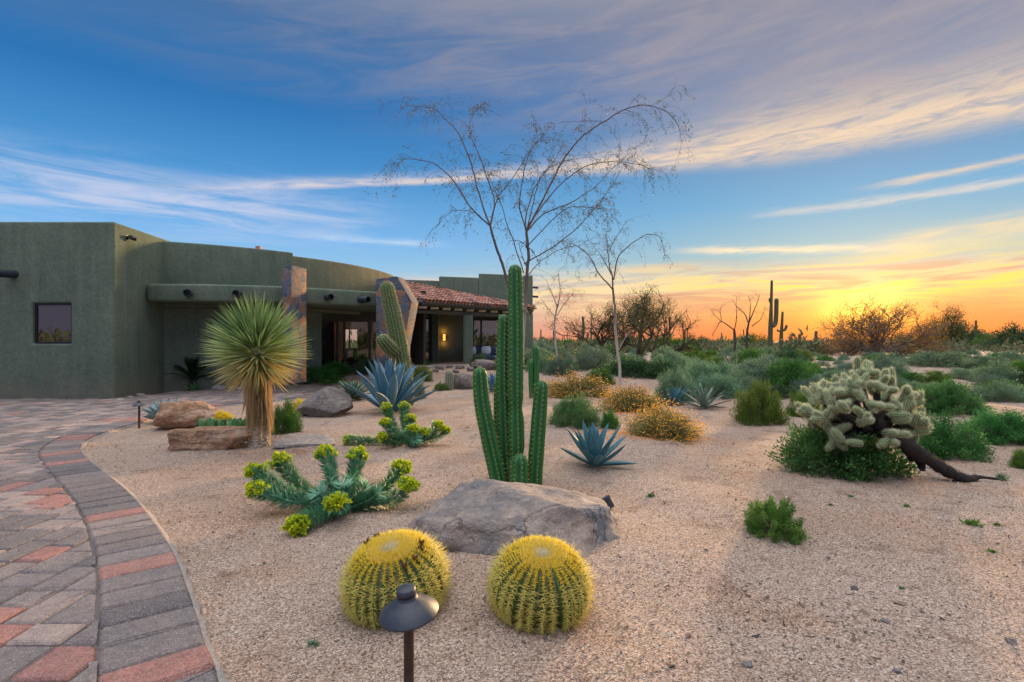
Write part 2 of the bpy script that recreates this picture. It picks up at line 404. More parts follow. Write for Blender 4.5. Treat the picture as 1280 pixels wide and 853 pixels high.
def box(bm, x0, x1, y0, y1, z0, z1, M=None):
    r = bmesh.ops.create_cube(bm, size=1)['verts']
    for v in r:
        v.co = Vector(((x0+x1)/2+v.co.x*(x1-x0), (y0+y1)/2+v.co.y*(y1-y0), (z0+z1)/2+v.co.z*(z1-z0)))
        if M: v.co = M @ v.co
    return r
def bmobj(name, bm, m, parent=None, smooth_=True):
    me = bpy.data.meshes.new(name); bm.normal_update(); bm.to_mesh(me); bm.free(); me.materials.append(m)
    if smooth_:
        me.polygons.foreach_set('use_smooth', [True]*len(me.polygons)); me.set_sharp_from_angle(angle=math.radians(35))
    return link(name, me, parent)
def cyl(bm, a, b, r, seg=16, r2=None):
    a, b = Vector(a), Vector(b); q = (b-a).to_track_quat('Z', 'Y')
    bot = [bm.verts.new(a+q @ Vector((r*math.cos(t*2*PI/seg), r*math.sin(t*2*PI/seg), 0))) for t in range(seg)]
    rr = r if r2 is None else r2
    top = [bm.verts.new(b+q @ Vector((rr*math.cos(t*2*PI/seg), rr*math.sin(t*2*PI/seg), 0))) for t in range(seg)]
    for i in range(seg): bm.faces.new([bot[i], bot[(i+1) % seg], top[(i+1) % seg], top[i]])
    bm.faces.new(top); bm.faces.new(bot[::-1])
def one(f, *a, **k):
    bm = bmesh.new(); f(bm, *a, **k); return bm
def s2(p): return (p[0]*S, p[1]*S)
def xy(px, Y): return ((px-640)*Y*S/F, Y*S)
def zz(py, Y): return H+(HY-py)*Y*S/F

def stone_mat():
    m, b, p = material('flagstone'); v = coords(b); mp = b.n('ShaderNodeMapping'); b.set(mp.inputs[0], v); mp.inputs['Scale'].default_value = (1, 1, 1.1)
    w = b.n('ShaderNodeVectorMath', operation='ADD'); b.set(w.inputs[0], mp.outputs[0]); nv = b.n('ShaderNodeVectorMath', operation='SCALE'); b.set(nv.inputs[0], b.noise(v, 2.5, 3, out=1)); nv.inputs['Scale'].default_value = .25; b.set(w.inputs[1], nv.outputs[0])
    cv = b.voro(w.outputs[0], 3.8, out=1); sp = b.n('ShaderNodeSeparateColor'); b.set(sp.inputs[0], cv)
    c = b.ramp(sp.outputs[0], [(0, (.05, .075, .11)), (.22, (.085, .10, .13)), (.4, (.15, .10, .085)), (.55, (.20, .095, .055)), (.68, (.12, .10, .10)), (.84, (.26, .135, .075)), (1, (.20, .12, .10))], 'CONSTANT')
    c = b.mix(.8, c, b.ramp(b.noise(v, 9, 6, .65), [(.3, (.6, .6, .62)), (.7, (1.35, 1.3, 1.25))]), 'MULTIPLY')
    e = b.voro(w.outputs[0], 3.8, 'DISTANCE_TO_EDGE'); c = b.mix(b.m('MULTIPLY', b.sm(.045, .015, e), .8), c, (.20, .175, .16, 1))
    b.set(p.inputs['Base Color'], c); p.inputs['Roughness'].default_value = .8
    b.set(p.inputs['Normal'], b.bump(b.m('ADD', b.sm(.0, .06, e), b.m('MULTIPLY', b.noise(v, 14, 5), .5)), .7, .03)); return m
def glass_mat(name, col=(.012, .015, .016), spec=1., ior=1.7):
    m, b, p = material(name); p.inputs['Base Color'].default_value = (*col, 1); p.inputs['Roughness'].default_value = .015; p.inputs['IOR'].default_value = ior
    p.inputs['Specular IOR Level'].default_value = spec; p.inputs['Coat Weight'].default_value = .6; p.inputs['Coat Roughness'].default_value = .01; return m
def clear_mat():
    m, b, p = material('clear_glass'); nt = m.node_tree; t = b.n('ShaderNodeBsdfTransparent'); t.inputs[0].default_value = (.82, .86, .84, 1)
    gl = b.n('ShaderNodeBsdfGlossy'); gl.inputs['Roughness'].default_value = .01; gl.inputs['Color'].default_value = (1, 1, 1, 1)
    fr = b.n('ShaderNodeFresnel'); fr.inputs[0].default_value = 1.6; mx = b.n('ShaderNodeMixShader'); b.set(mx.inputs[0], fr.outputs[0])
    nt.links.new(t.outputs[0], mx.inputs[1]); nt.links.new(gl.outputs[0], mx.inputs[2]); nt.links.new(mx.outputs[0], nt.nodes['Material Output'].inputs[0]); return m

def build_house():
    hs = thing('house', 'low green stucco desert house with curved parapet, stone pylons and tiled porch roof', 'house', (-6*S, 14*S, 0))
    bpy.context.view_layer.update(); inv = Vector((6*S, -14*S, 0))
    ST = stucco('green_stucco', (.122, .160, .120), (.158, .198, .150)); ST2 = stucco('green_stucco_lit', (.165, .17, .112), (.205, .21, .14))  # second stucco is the same paint with warm evening light in its colour
    DK = plain('dark_bronze', (.018, .022, .026), .45, .3); STONE = stone_mat(); GL = glass_mat('window_glass'); CL = clear_mat()
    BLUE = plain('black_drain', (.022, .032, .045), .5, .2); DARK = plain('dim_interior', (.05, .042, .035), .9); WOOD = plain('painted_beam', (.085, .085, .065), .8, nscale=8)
    def ho(name, bm, m, parent=None, sm=True):
        o = bmobj(name, bm, m, parent or hs, sm)
        if parent is None: o.location = inv
        return o
    # left wing: front wall with a real window opening
    x0, yw, xc = -17*S, 11.64*S, -8.51*S; zt = zz(277, 11.64)
    a, c = xy(40, 11.64)[0], xy(88, 11.64)[0]; wz0, wz1 = zz(430, 11.64), zz(379, 11.64)
    bm = bmesh.new()
    def V(x, y, z): return bm.verts.new((x, y, z))
    back = [(-8.70*S, 13.6*S), (-8.9*S, 17*S), (x0, 17*S)]
    o0, o1, o2, o3 = V(x0, yw, -.2), V(xc, yw, -.2), V(xc, yw, zt), V(x0, yw, zt)
    i0, i1, i2, i3 = V(a, yw, wz0), V(c, yw, wz0), V(c, yw, wz1), V(a, yw, wz1)
    r0, r1, r2, r3 = [V(q.co.x, yw+.14, q.co.z) for q in (i0, i1, i2, i3)]
    for q in ([o0, o1, i1, i0], [o1, o2, i2, i1], [o2, o3, i3, i2], [o3, o0, i0, i3], [i0, i1, r1, r0], [i1, i2, r2, r1], [i2, i3, r3, r2], [i3, i0, r0, r3], [r0, r1, r2, r3]): bm.faces.new(q)
    bl = [V(*p, -.2) for p in back]; bt = [V(*p, zt) for p in back]
    L = [o1]+bl+[o0]; T = [o2]+bt+[o3]
    for i in range(len(L)-1): bm.faces.new([L[i], L[i+1], T[i+1], T[i]])
    bm.faces.new([o3, o2]+bt); bm.faces.new([o0]+bl[::-1]+[o1]); bmesh.ops.recalc_face_normals(bm, faces=bm.faces); sharp(bm, .055, 4)
    ho('left_wing_wall', bm, ST)
    w = ho('window', one(lambda m: [box(m, a+.0, c, yw+.075, yw+.13, wz0, wz0+.05), box(m, a, c, yw+.075, yw+.13, wz1-.05, wz1), box(m, a, a+.05, yw+.076, yw+.129, wz0+.05, wz1-.05), box(m, c-.05, c, yw+.076, yw+.129, wz0+.05, wz1-.05)]), DK)
    ho('glass_pane', one(box, a+.05, c-.05, yw+.10, yw+.112, wz0+.05, wz1-.05), GL, w)
    # drain spouts
    def spout(px, py, Y, dx, dy, dz=-.03, r=.095, ln=.36, m=None):
        p = at(px, py, Y); d = Vector((dx, dy, dz)).normalized()
        bm = bmesh.new(); n = 18; q = d.to_track_quat('Z', 'Y'); rings = []
        for (rr, t) in ((r, -.25), (r, ln), (r*.82, ln), (r*.82, ln-.15)): rings.append([bm.verts.new(p+q @ Vector((rr*math.cos(k*2*PI/n), rr*math.sin(k*2*PI/n), t))) for k in range(n)])
        for A, B in zip(rings[:-1], rings[1:]):
            for k in range(n): bm.faces.new([A[k], A[(k+1) % n], B[(k+1) % n], B[k]])
        bm.faces.new(rings[-1]); return ho('drain_spout', bm, m or BLUE)
    spout(17, 343, 11.62, -.35, -1)
    # rotunda: circle through three plan points
    P1, P2, P3 = [np.array(xy(*q)) for q in ((205, 13.6), (363, 15.3), (493, 20.07))]
    A = 2*np.array([P2-P1, P3-P1]); rhs = np.array([P2@P2-P1@P1, P3@P3-P1@P1]); Cc = np.linalg.solve(A, rhs); R = np.linalg.norm(P1-Cc)
    ang = lambda p: math.atan2(p[1]-Cc[1], p[0]-Cc[0])
    a1, a3 = ang(P1), ang(P3); a1u, a3u = (a1, a3) if a3 > a1 else (a1, a3+2*PI)
    arc = lambda t, r=R: (Cc[0]+r*math.cos(t), Cc[1]+r*math.sin(t))
    def hit(px):
        best = None
        for t in np.linspace(a1u-.3, a3u+.5, 1500):
            x, y = arc(t)
            e = abs(640+x/y*F-px)
            if best is None or e < best[0]: best = (e, t)
        return best[1]
    tS = hit(367); zA = zz(300.5, 13.6); zB = zz(345, 20.07); tE = a3u+.45
    def arcwall(t0, t1, z0, ztop, th=.4, n=24, bev=.05, ro=0.):
        ts = np.linspace(t0, t1, n); poly = [arc(t, R-ro) for t in ts]+[arc(t, R-th) for t in ts[::-1]]; return prism(poly, z0, ztop, bev, 3)
    ho('parapet_wall', arcwall(a1u-.04, tS, 2.1*S, zA-.02, n=26), ST); ho('parapet_wall', arcwall(tS-.03*(1 if tE > tS else -1), tE, 2.1*S+.004, zB, n=34, ro=.004), ST2)
    tD = hit(402)
    ho('entry_wall', arcwall(a1u-.04, tD, -.1, 2.1*S-.003, .35, 20, .0), ST)
    bm = bmesh.new(); cp = at(322, 309, 17.5); r_ = box(bm, cp.x-.08, cp.x+.08, cp.y, cp.y+.2, cp.z-.8, cp.z+.04); ho('chimney_pot', bm, plain('pink_clay', (.42, .25, .2), .8))
    # flat canopy along the rotunda
    fas = catmull([at(183, 377, 12.75)[:2], at(260, 377, 12.85)[:2], at(350, 379, 13.3)[:2], at(395, 381, 13.8)[:2], at(476, 384, 14.9)[:2], at(500, 384, 15.4)[:2]], 6)
    bk = [arc(t, R-.1) for t in np.linspace(hit(200), hit(480), 18)]
    poly = [tuple(p) for p in fas]+[(bk[-1][0], bk[-1][1])]+bk[::-1][1:]
    cz0, cz1 = zz(377.5, 12.9), zz(355.5, 12.9)
    ho('entry_canopy', prism(poly, cz0, cz1, .07, 4), ST)
    for px, py, Y, d in ((236, 367, 12.83, (.45, -1)), (298, 368, 13.02, (.3, -1)), (409, 372, 13.95, (.55, -.8)), (451, 375, 14.5, (.75, -.6))): spout(px, py, Y, *d)
    # security light on the side wall
    p = at(157, 297, 12.1); bm = bmesh.new(); box(bm, p.x-.03, p.x+.05, p.y-.06, p.y+.06, p.z-.05, p.z+.05); cyl(bm, p+Vector((.05, -.02, 0)), p+Vector((.2, -.10, -.02)), .035, 12, .055); cyl(bm, p+Vector((.05, .05, 0)), p+Vector((.22, .1, -.03)), .035, 12, .055)
    ho('security_light', bm, DK)
    # stone pylons
    def pylon(pts, Y, dep, skew=0):
        bm = bmesh.new(); f = [at(px, py, Y) for px, py in pts]; lo = [bm.verts.new(q) for q in f]; hi = [bm.verts.new(q+Vector((skew, dep, 0))) for q in f]; n = len(f)
        for i in range(n): bm.faces.new([lo[i], lo[(i+1) % n], hi[(i+1) % n], hi[i]])
        bm.faces.new(lo[::-1]); bm.faces.new(hi); bmesh.ops.recalc_face_normals(bm, faces=bm.faces); sharp(bm, .012, 2); return ho('stone_pylon', bm, STONE)
    pylon([(351, 338), (358, 331.5), (364, 331.5), (364, 480), (358, 480)], 12.75, .75, .12)
    pylon([(470, 349), (496, 345.5), (514.5, 377), (504, 432), (502, 472), (470, 472)], 14.3, .62, .10)
    # glazed entry behind the canopy
    zf = .40*S; gz = zz(400, 17.3)
    ga, gb = Vector((*xy(399, 16.8), 0)), Vector((*xy(484, 17.9), 0)); gd = (gb-ga); gl = gd.length; gd.normalize(); gq = gd.to_track_quat('X', 'Z').to_matrix().to_4x4(); gq.translation = ga
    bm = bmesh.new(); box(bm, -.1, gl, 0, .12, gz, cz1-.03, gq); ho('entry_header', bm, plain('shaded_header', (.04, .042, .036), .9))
    bm = bmesh.new()
    cuts = [0, .26*gl, .36*gl, .74*gl, gl]
    for q in cuts: box(bm, q-.035, q+.035, 0, .1, zf, gz-.004, gq)
    box(bm, -.03, gl, .01, .09, zf+.001, zf+.07, gq); box(bm, -.03, gl, .012, .088, gz-.07, gz-.005, gq); fr = ho('entry_door', bm, DK)
    for u, v in zip(cuts[:-1], cuts[1:]): bm = bmesh.new(); box(bm, u+.036, v-.036, .045, .055, zf+.072, gz-.072, gq); ho('glass_pane', bm, CL, fr)
    # room behind the glass with a window to the far side
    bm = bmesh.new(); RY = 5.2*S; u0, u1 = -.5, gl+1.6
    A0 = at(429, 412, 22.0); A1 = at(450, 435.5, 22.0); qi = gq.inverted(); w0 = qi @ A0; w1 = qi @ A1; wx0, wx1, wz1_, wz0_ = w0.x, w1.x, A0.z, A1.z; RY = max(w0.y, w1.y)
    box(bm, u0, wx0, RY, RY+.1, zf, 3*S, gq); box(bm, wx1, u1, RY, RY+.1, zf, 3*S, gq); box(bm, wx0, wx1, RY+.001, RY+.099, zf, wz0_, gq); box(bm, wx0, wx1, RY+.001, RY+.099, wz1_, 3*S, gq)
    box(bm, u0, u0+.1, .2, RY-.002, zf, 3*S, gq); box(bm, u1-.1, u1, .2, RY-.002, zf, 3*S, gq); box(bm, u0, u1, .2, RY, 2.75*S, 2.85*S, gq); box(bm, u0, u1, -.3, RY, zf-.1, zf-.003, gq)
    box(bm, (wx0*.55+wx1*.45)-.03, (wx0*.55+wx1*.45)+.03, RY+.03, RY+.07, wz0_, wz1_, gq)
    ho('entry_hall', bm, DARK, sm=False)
    # right wing
    wl, wr = np.array(xy(497, 21.0)), np.array(xy(666, 22.6))
    def wp(px):   # point of the wing wall's plan line seen at px
        k = (px-640)/F; t = (wl[0]-k*wl[1])/((wl[0]-k*wl[1])-(wr[0]-k*wr[1])); return wl+(wr-wl)*t
    def wing(pa, pb, py, dep=5, z0=0.2):
        p, q = wp(pa), wp(pb); Yq = q[1]/S; return prism([p, q, q+np.array([.15, dep]), p+np.array([0, dep])], z0, zz(py, Yq), .05, 3)
    ho('right_wing_wall', wing(497, 548.4, 351, 4.6), ST); ho('right_wing_wall', wing(548.6, 598, 347.2, 4.8), ST); ho('right_wing_wall', wing(598.2, 666, 344.5, 5), ST)
    for py in (359.5, 371): p = at(666, py, 22.9); spout(667, py, 23.1, 1, .1, -.05, .05, .22)
    p = at(667, 383, 22.9); bm = bmesh.new(); box(bm, p.x-.02, p.x+.05, p.y-.2, p.y+2.5, p.z-.05, p.z+.05); ho('wall_ledge', bm, WOOD)
    # porch: slab, pier, column, beam, tiled roof
    e0, e1 = at(506, 373.5, 17.4), at(668, 387, 22.2)          # eave line
    ez = zz(375, 17.65); e0.z = ez; e1.z = ez
    t0, t1 = at(503, 352.5, 20.95), at(664.5, 382, 22.5)       # upper edge against the wing
    ed = (e1-e0).normalized(); nrm = (e1-e0).cross(t0-e0).normalized()
    if nrm.z < 0: nrm = -nrm
    up = nrm.cross(ed).normalized()
    if up.z < 0: up = -up
    m, b, p = material('clay_roof_tile'); r, g_, _ = tintnode(b); v = coords(b)
    c = b.ramp(r, [(0, (.10, .062, .052)), (.25, (.24, .10, .068)), (.5, (.36, .15, .092)), (.75, (.38, .20, .14)), (1, (.40, .28, .22))]); c = b.mix(.7, c, b.ramp(b.noise(v, 6, 6, .65), [(.3, (.6, .6, .6)), (.7, (1.25, 1.2, 1.2))]), 'MULTIPLY'); b.set(p.inputs['Base Color'], c); p.inputs['Roughness'].default_value = .85
    TI = m; g = Geo(); ln = (e1-e0).length; pitch = ln/40; rr = pitch*.36
    topdir = t1-t0
    def hlen(u):      # slope length from the eave to the upper edge at distance u along the eave
        o = e0+ed*u; bb = topdir; M = np.array([[up.dot(up), -up.dot(bb)], [bb.dot(up), -bb.dot(bb)]]); q = t0-o
        s_, k = np.linalg.solve(M, [q.dot(up), q.dot(bb)]); return s_
    for i in range(41):
        u = i*pitch; L = max(.12, hlen(u)); tl = .36
        for half, off, zoff in ((0, 0, .028), (1, pitch/2, -.012)):
            k = 0; s_ = -.05 if not half else -.03
            while s_ < L:
                e = min(s_+tl+.05, L+.05); th = np.linspace(0, PI, 7); sgn = 1 if not half else -1
                ring = []
                for q, sc_ in ((s_, 1.0), (e, .86)):
                    lift = .02 if q == s_ else 0
                    for t in th: ring.append(e0+ed*(u+off+math.cos(t)*rr*sc_)+up*q+nrm*(math.sin(t)*rr*sgn*sc_*.8+zoff+lift))
                f = np.array([[j, j+1, 7+j+1, 7+j] for j in range(6)]); tn = float(np.clip(RNG.normal(.48, .27), 0, 1)); g.add(np.array([tuple(q) for q in ring]), f, tn); s_ += tl*RNG.uniform(.96, 1.04)
    rf = g.build('tile_roof', TI, hs); rf.location = inv
    bm = bmesh.new(); vs = [bm.verts.new(q-nrm*.05) for q in (e0, e1, t1, t0)]; bm.faces.new(vs); r_ = bmesh.ops.extrude_face_region(bm, geom=bm.faces[:]); [setattr(x, 'co', x.co-Vector((0, 0, .06))) for x in r_['geom'] if isinstance(x, bmesh.types.BMVert)]; bmesh.ops.recalc_face_normals(bm, faces=bm.faces); ho('roof_deck', bm, WOOD, sm=False)
    def along(px0, Y0, px1, Y1, z0, z1, th, off=0):
        p, q = np.array(xy(px0, Y0)), np.array(xy(px1, Y1)); d = (q-p)/np.linalg.norm(q-p); n_ = np.array([-d[1], d[0]]); p = p+n_*off; q = q+n_*off; return prism([p, q, q+n_*th, p+n_*th], z0, z1)
    ho('fascia_board', along(506, 17.55, 667, 22.2, ez-.17, ez-.02, .05, .02), WOOD)
    ho('porch_beam', along(506, 17.75, 662, 22.0, ez-.44, ez-.31, .22, .25), WOOD)
    CR = plain('sunlit_eave_block', (.75, .62, .38), .8)  # pale blocks: sunlight between the rafter tails put into their colour
    n = 9
    for i in range(n):
        t = (i+.5)/n; px = 520+135*t; Y = 17.85+(21.8-17.85)*t; p = xy(px, Y); bm = bmesh.new(); box(bm, p[0]-.15, p[0]+.15, p[1]+.16, p[1]+.2, ez-.275, ez-.19); ho('eave_sunlight_spot', bm, CR)
    for px, Y, l in ((513, 16.9, .55), (524, 17.3, .5)):
        p = Vector((*xy(px, Y), ez-.14)); bm = bmesh.new(); cyl(bm, p+Vector((-.75, .55, 0)), p+Vector((.18, -.12, 0)), .085, 16); ho('roof_beam', bm, BLUE if px > 515 else plain('cut_timber', (.42, .23, .12), .8))
    zc = zz(452, 20)
    c0 = xy(579, 19.7); c1 = xy(590.5, 19.7); ho('porch_column', prism([c0, c1, (c1[0], c1[1]+.38), (c0[0], c0[1]+.38)], zc-.3, ez-.44, .02), ST)
    p = xy(637, 21.3); q = xy(666.3, 22.2); ho('porch_pier', prism([p, q, (q[0]+.02, q[1]+.5), (p[0], p[1]+.9)], 0, ez-.30, .03), ST)
    fl = [xy(470, 16.6), xy(505, 17.2), xy(640, 21.2), wp(650), wp(500)]; ho('porch_slab', prism(fl, 0, .425*S, .01), plain('porch_concrete', (.30, .26, .22), .85, nscale=6))
    # porch doors, window, lamp
    def panel(name, pa, pb, pyt, pyb, cuts, gm):
        p, q = wp(pa), wp(pb); d = (q-p)/np.linalg.norm(q-p); n_ = np.array([d[1], -d[0]]); L = np.linalg.norm(q-p); Ym = (p[1]+q[1])/2/S; z1_, z0_ = zz(pyt, Ym), zz(pyb, Ym)
        M = Vector((d[0], d[1], 0)).to_track_quat('X', 'Z').to_matrix().to_4x4(); M.translation = Vector((p[0]+n_[0]*.09, p[1]+n_[1]*.09, 0))
        bm = bmesh.new(); cs = [c_*L for c_ in cuts]
        for c_ in cs: box(bm, c_-.04, c_+.04, 0, .085, z0_, z1_, M)
        box(bm, .041, L-.041, .002, .083, z0_, z0_+.08, M); box(bm, .041, L-.041, .002, .083, z1_-.08, z1_, M); f_ = ho(name, bm, DK)
        for u, v_ in zip(cs[:-1], cs[1:]): bm = bmesh.new(); box(bm, u+.041, v_-.041, .03, .05, z0_+.081, z1_-.081, M); ho('glass_pane', bm, gm, f_)
    panel('patio_door', 497, 536.5, 391, 455, (0, .6, 1), GL); panel('patio_window', 591, 634, 399, 436.5, (0, .23, .80, 1), GL)
    p0 = wp(541), wp(578); d = p0[1]-p0[0]
    bm = bmesh.new(); pp = wp(541); box(bm, pp[0], pp[0]+size(8, 21.3), pp[1]-.35, pp[1]+.2, .3, ez-.1); ho('porch_buttress', bm, ST)
    lp = wp(555.5); lp = Vector((lp[0], lp[1]-.10, zz(422, 21.5)))
    la = ho('wall_lamp', one(lambda m_: [box(m_, lp.x-.06, lp.x+.06, lp.y-.005, lp.y+.095, lp.z-.17, lp.z-.145), box(m_, lp.x-.06, lp.x+.06, lp.y-.005, lp.y+.095, lp.z+.145, lp.z+.17), box(m_, lp.x-.05, lp.x+.05, lp.y+.07, lp.y+.094, lp.z-.143, lp.z+.143)]), DK)
    em, b, p = material('lamp_glow'); p.inputs['Base Color'].default_value = (1, .6, .25, 1); p.inputs['Emission Color'].default_value = (1, .42, .08, 1); p.inputs['Emission Strength'].default_value = 1.5
    ho('lamp_shade', one(box, lp.x-.05, lp.x+.05, lp.y, lp.y+.068, lp.z-.142, lp.z+.142), em, la)
    for dz in (.26, -.26):
        L = bpy.data.lights.new('lamp_light', 'POINT'); L.energy = 2.4; L.color = (1, .36, .07); L.shadow_soft_size = .04; lo = link('lamp_light', L, la); lo.location = lp+Vector((0, -.05, dz))
    # sofa on the porch
    sp = at(607, 440, 20.9); so = thing('porch_sofa', 'dark blue cushioned porch sofa below the right wing window', 'sofa', (sp.x, sp.y, .425*S))
    NV = plain('navy_fabric', (.03, .05, .09), .9, nscale=20); W = size(44, 20.9)
    bm = bmesh.new(); box(bm, -W/2, W/2, -.3, .35, .16, .34); sharp(bm, .05); bmobj('seat', bm, NV, so); bm = bmesh.new(); box(bm, -W/2, W/2, .18, .34, .342, .70); sharp(bm, .05); bmobj('backrest', bm, NV, so)
    bm = bmesh.new(); [box(bm, sx*(W/2-.05)-.03, sx*(W/2-.05)+.03, sy-.03, sy+.03, 0, .158) for sx in (-1, 1) for sy in (-.25, .28)]; bm.free()
    for sx in (-1, 1):
        for sy in (-.25, .28): bm = bmesh.new(); box(bm, sx*(W/2-.05)-.03, sx*(W/2-.05)+.03, sy-.03, sy+.03, 0, .158); bmobj('leg', bm, DK, so)
    PW = plain('pale_cushion', (.42, .44, .48), .9, nscale=14, namt=.5)
    for k, (dx, lab) in enumerate(((-.62, 'pale cushion at the left end of the dark blue porch sofa'), (.02, 'pale patterned cushion in the middle of the dark blue porch sofa'), (.66, 'pale cushion at the right end of the dark blue porch sofa'))):
        bm = bmesh.new(); bmesh.ops.create_uvsphere(bm, u_segments=16, v_segments=10, radius=1)
        for v_ in bm.verts:
            x_, y_, z_ = v_.co; sq = lambda t: math.copysign(abs(t)**.5, t); v_.co = (sq(x_)*.21, y_*.075*max(.25, 1-.6*max(abs(x_), abs(z_))), sq(z_)*.19)
        o = bmobj('cushion', bm, PW); o.location = (sp.x+dx, sp.y+.09, .425*S+.34+.19); o.rotation_euler = (-.2, 0, .1*(k-1)); tag(o, lab, 'cushion', 'cushions on the porch sofa')
# ------------------------------------------------------------------ sky, sun, camera
SUN_AZ = math.degrees(math.atan2(1082-640, F)); SUN_EL = 8.0
def build_sky():
    w = bpy.data.worlds.new('World'); sc.world = w; w.use_nodes = True; nt = w.node_tree; nt.nodes.clear(); b = NB(nt)
    d = b.n('ShaderNodeTexCoord').outputs['Generated']; sp = b.n('ShaderNodeSeparateXYZ'); b.set(sp.inputs[0], d); x, y, z = sp.outputs
    el = b.m('MULTIPLY', b.m('ARCSINE', z), 180/PI); az = b.m('MULTIPLY', b.m('ARCTAN2', x, y), 180/PI)
    hl = b.m('MAXIMUM', b.m('SQRT', b.m('ADD', b.m('MULTIPLY', x, x), b.m('MULTIPLY', y, y))), 1e-4)
    sx, sy = math.sin(math.radians(SUN_AZ)), math.cos(math.radians(SUN_AZ))
    cs = b.m('DIVIDE', b.m('ADD', b.m('MULTIPLY', x, sx), b.m('MULTIPLY', y, sy)), hl)
    ds = b.m('MULTIPLY', b.m('ARCCOSINE', b.m('MINIMUM', b.m('MAXIMUM', cs, -1.), 1.)), 180/PI)
    e = b.m('DIVIDE', b.m('MAXIMUM', el, 0.), 40., clamp=True)
    K = lambda L: [(q/40, lin(*c)) for q, c in L]
    away = b.ramp(e, K([(0, (222, 172, 158)), (4, (205, 190, 190)), (7, (150, 198, 230)), (10, (122, 182, 236)), (16, (72, 146, 208)), (22, (42, 116, 182)), (29, (66, 112, 164)), (40, (176, 172, 168))]))
    sunw = b.ramp(e, K([(0, (234, 128, 100)), (2.0, (247, 158, 100)), (4.0, (252, 194, 120)), (5.8, (240, 210, 160)), (8, (160, 194, 202)), (13, (112, 172, 212)), (18, (92, 146, 194)), (24, (112, 134, 172)), (30, (138, 140, 160)), (40, (186, 178, 166))]))
    f = b.sm(52, 4, ds); base = b.mix(f, away, sunw)
    # coordinates for streaky cloud: stretched along azimuth and tilted a little
    def streak(ka, ke, tilt, seed, scale, det=6, ro=.62, dist=.6):
        e2 = b.m('SUBTRACT', el, b.m('MULTIPLY', az, tilt)); v = b.comb(b.m('MULTIPLY', az, ka), b.m('MULTIPLY', e2, ke), seed); return b.noise(v, scale, det, ro, dist)
    def gauss(c, wd): q = b.m('DIVIDE', c, wd); return b.m('EXPONENT', b.m('MULTIPLY', b.m('MULTIPLY', q, q), -1.))
    n1 = streak(.05, .30, .10, 3.1, 1.6); n2 = streak(.09, .6, .06, 8.7, 2.2, 7, .66, 1.0); n3 = streak(.03, .12, .05, 5.2, 1.3, 5)
    def over(base, mask, colour): return b.mix(mask, base, colour)
    warm = b.sm(75, 10, ds)
    # high veil
    hv = b.m('MULTIPLY', b.sm(17, 27, b.m('ADD', el, b.m('MULTIPLY', az, .10))), b.m('MULTIPLY_ADD', b.sm(.34, .76, n1), .66, .06))
    base = over(base, hv, b.mix(warm, lin(106, 124, 160), lin(170, 160, 166)))
    veil2 = b.m('MULTIPLY', b.m('MULTIPLY', gauss(b.m('SUBTRACT', el, b.m('MULTIPLY_ADD', az, .03, 20.5)), 4.2), b.sm(5, 30, az)), b.m('MULTIPLY_ADD', n3, .85, .0)); base = over(base, veil2, lin(190, 172, 166))
    # the long bright band: thin at left, broad at right
    aze = b.m('DIVIDE', az, 40.); cen = b.m('ADD', b.m('MULTIPLY_ADD', aze, 2.7, 16.9), b.m('MULTIPLY', b.m('MULTIPLY', aze, aze), -2.0))
    cen = b.m('ADD', cen, b.m('MULTIPLY', b.m('SUBTRACT', streak(.06, .2, 0, 1.3, 1.2, 3), .5), 1.0))
    dc = b.m('SUBTRACT', el, cen); wd = b.m('MULTIPLY_ADD', b.sm(-4, 30, az), 1.7, .50)
    lower = b.sm(-1.0, .25, b.m('DIVIDE', dc, wd)); band = b.m('MULTIPLY', gauss(b.m('MAXIMUM', dc, 0.), b.m('MULTIPLY', wd, 1.35)), lower)
    bandm = b.m('MULTIPLY', band, b.m('MULTIPLY_ADD', b.sm(.28, .62, n2), .75, .25)); bandm = b.m('MULTIPLY', bandm, b.sm(-46, -18, az)); base = over(base, b.m('MULTIPLY', bandm, .92), b.mix(warm, lin(214, 212, 228), lin(250, 218, 182)))
    # white wisps low at left
    lw = b.m('MULTIPLY', b.m('MULTIPLY', gauss(b.m('SUBTRACT', el, 12.2), 2.4), b.sm(-8, -26, az)), b.m('MULTIPLY', b.sm(.34, .66, streak(.05, .42, -.02, 2.2, 1.7)), .95)); base = over(base, lw, lin(196, 206, 234))
    # thin streaks at right
    def wisp(base, a0, a1, e0, tilt, wdt, col, st=1., sd=0.):
        dd = b.m('SUBTRACT', el, b.m('ADD', b.m('MULTIPLY', b.m('SUBTRACT', az, a0), tilt), e0)); ed = b.m('MULTIPLY', b.sm(a0-2, a0+5, az), b.sm(a1+3, a1-4, az))
        m_ = b.m('MULTIPLY', b.m('MULTIPLY', gauss(b.m('ADD', dd, b.m('MULTIPLY', b.m('SUBTRACT', n2, .5), 1.0)), wdt), ed), b.m('MULTIPLY_ADD', streak(.12, .5, .02, 4+sd, 2, 6), 1.3, -.05)); return over(base, b.m('MULTIPLY', m_, st, clamp=True), col)
    W = lin(255, 222, 170)
    base = wisp(base, 17, 36, 9.1, -.055, .32, lin(255, 232, 196), 1.3, 1)
    base = wisp(base, 24, 60, 11.9, .02, .30, lin(236, 220, 205), .9, 2)
    base = wisp(base, 33, 60, 13.3, .05, .28, lin(246, 215, 180), 1.0, 3)
    base = wisp(base, 33, 62, 8.0, .08, .9, W, 1.2, 4)
    base = wisp(base, -22, -8, 10.3, -.02, .3, lin(205, 222, 244), .9, 5)
    base = wisp(base, -13, -3, 6.1, .0, .35, lin(240, 215, 205), 1.1, 6)
    base = wisp(base, 10, 20, 7.2, .03, .5, lin(255, 214, 150), 1.0, 7)
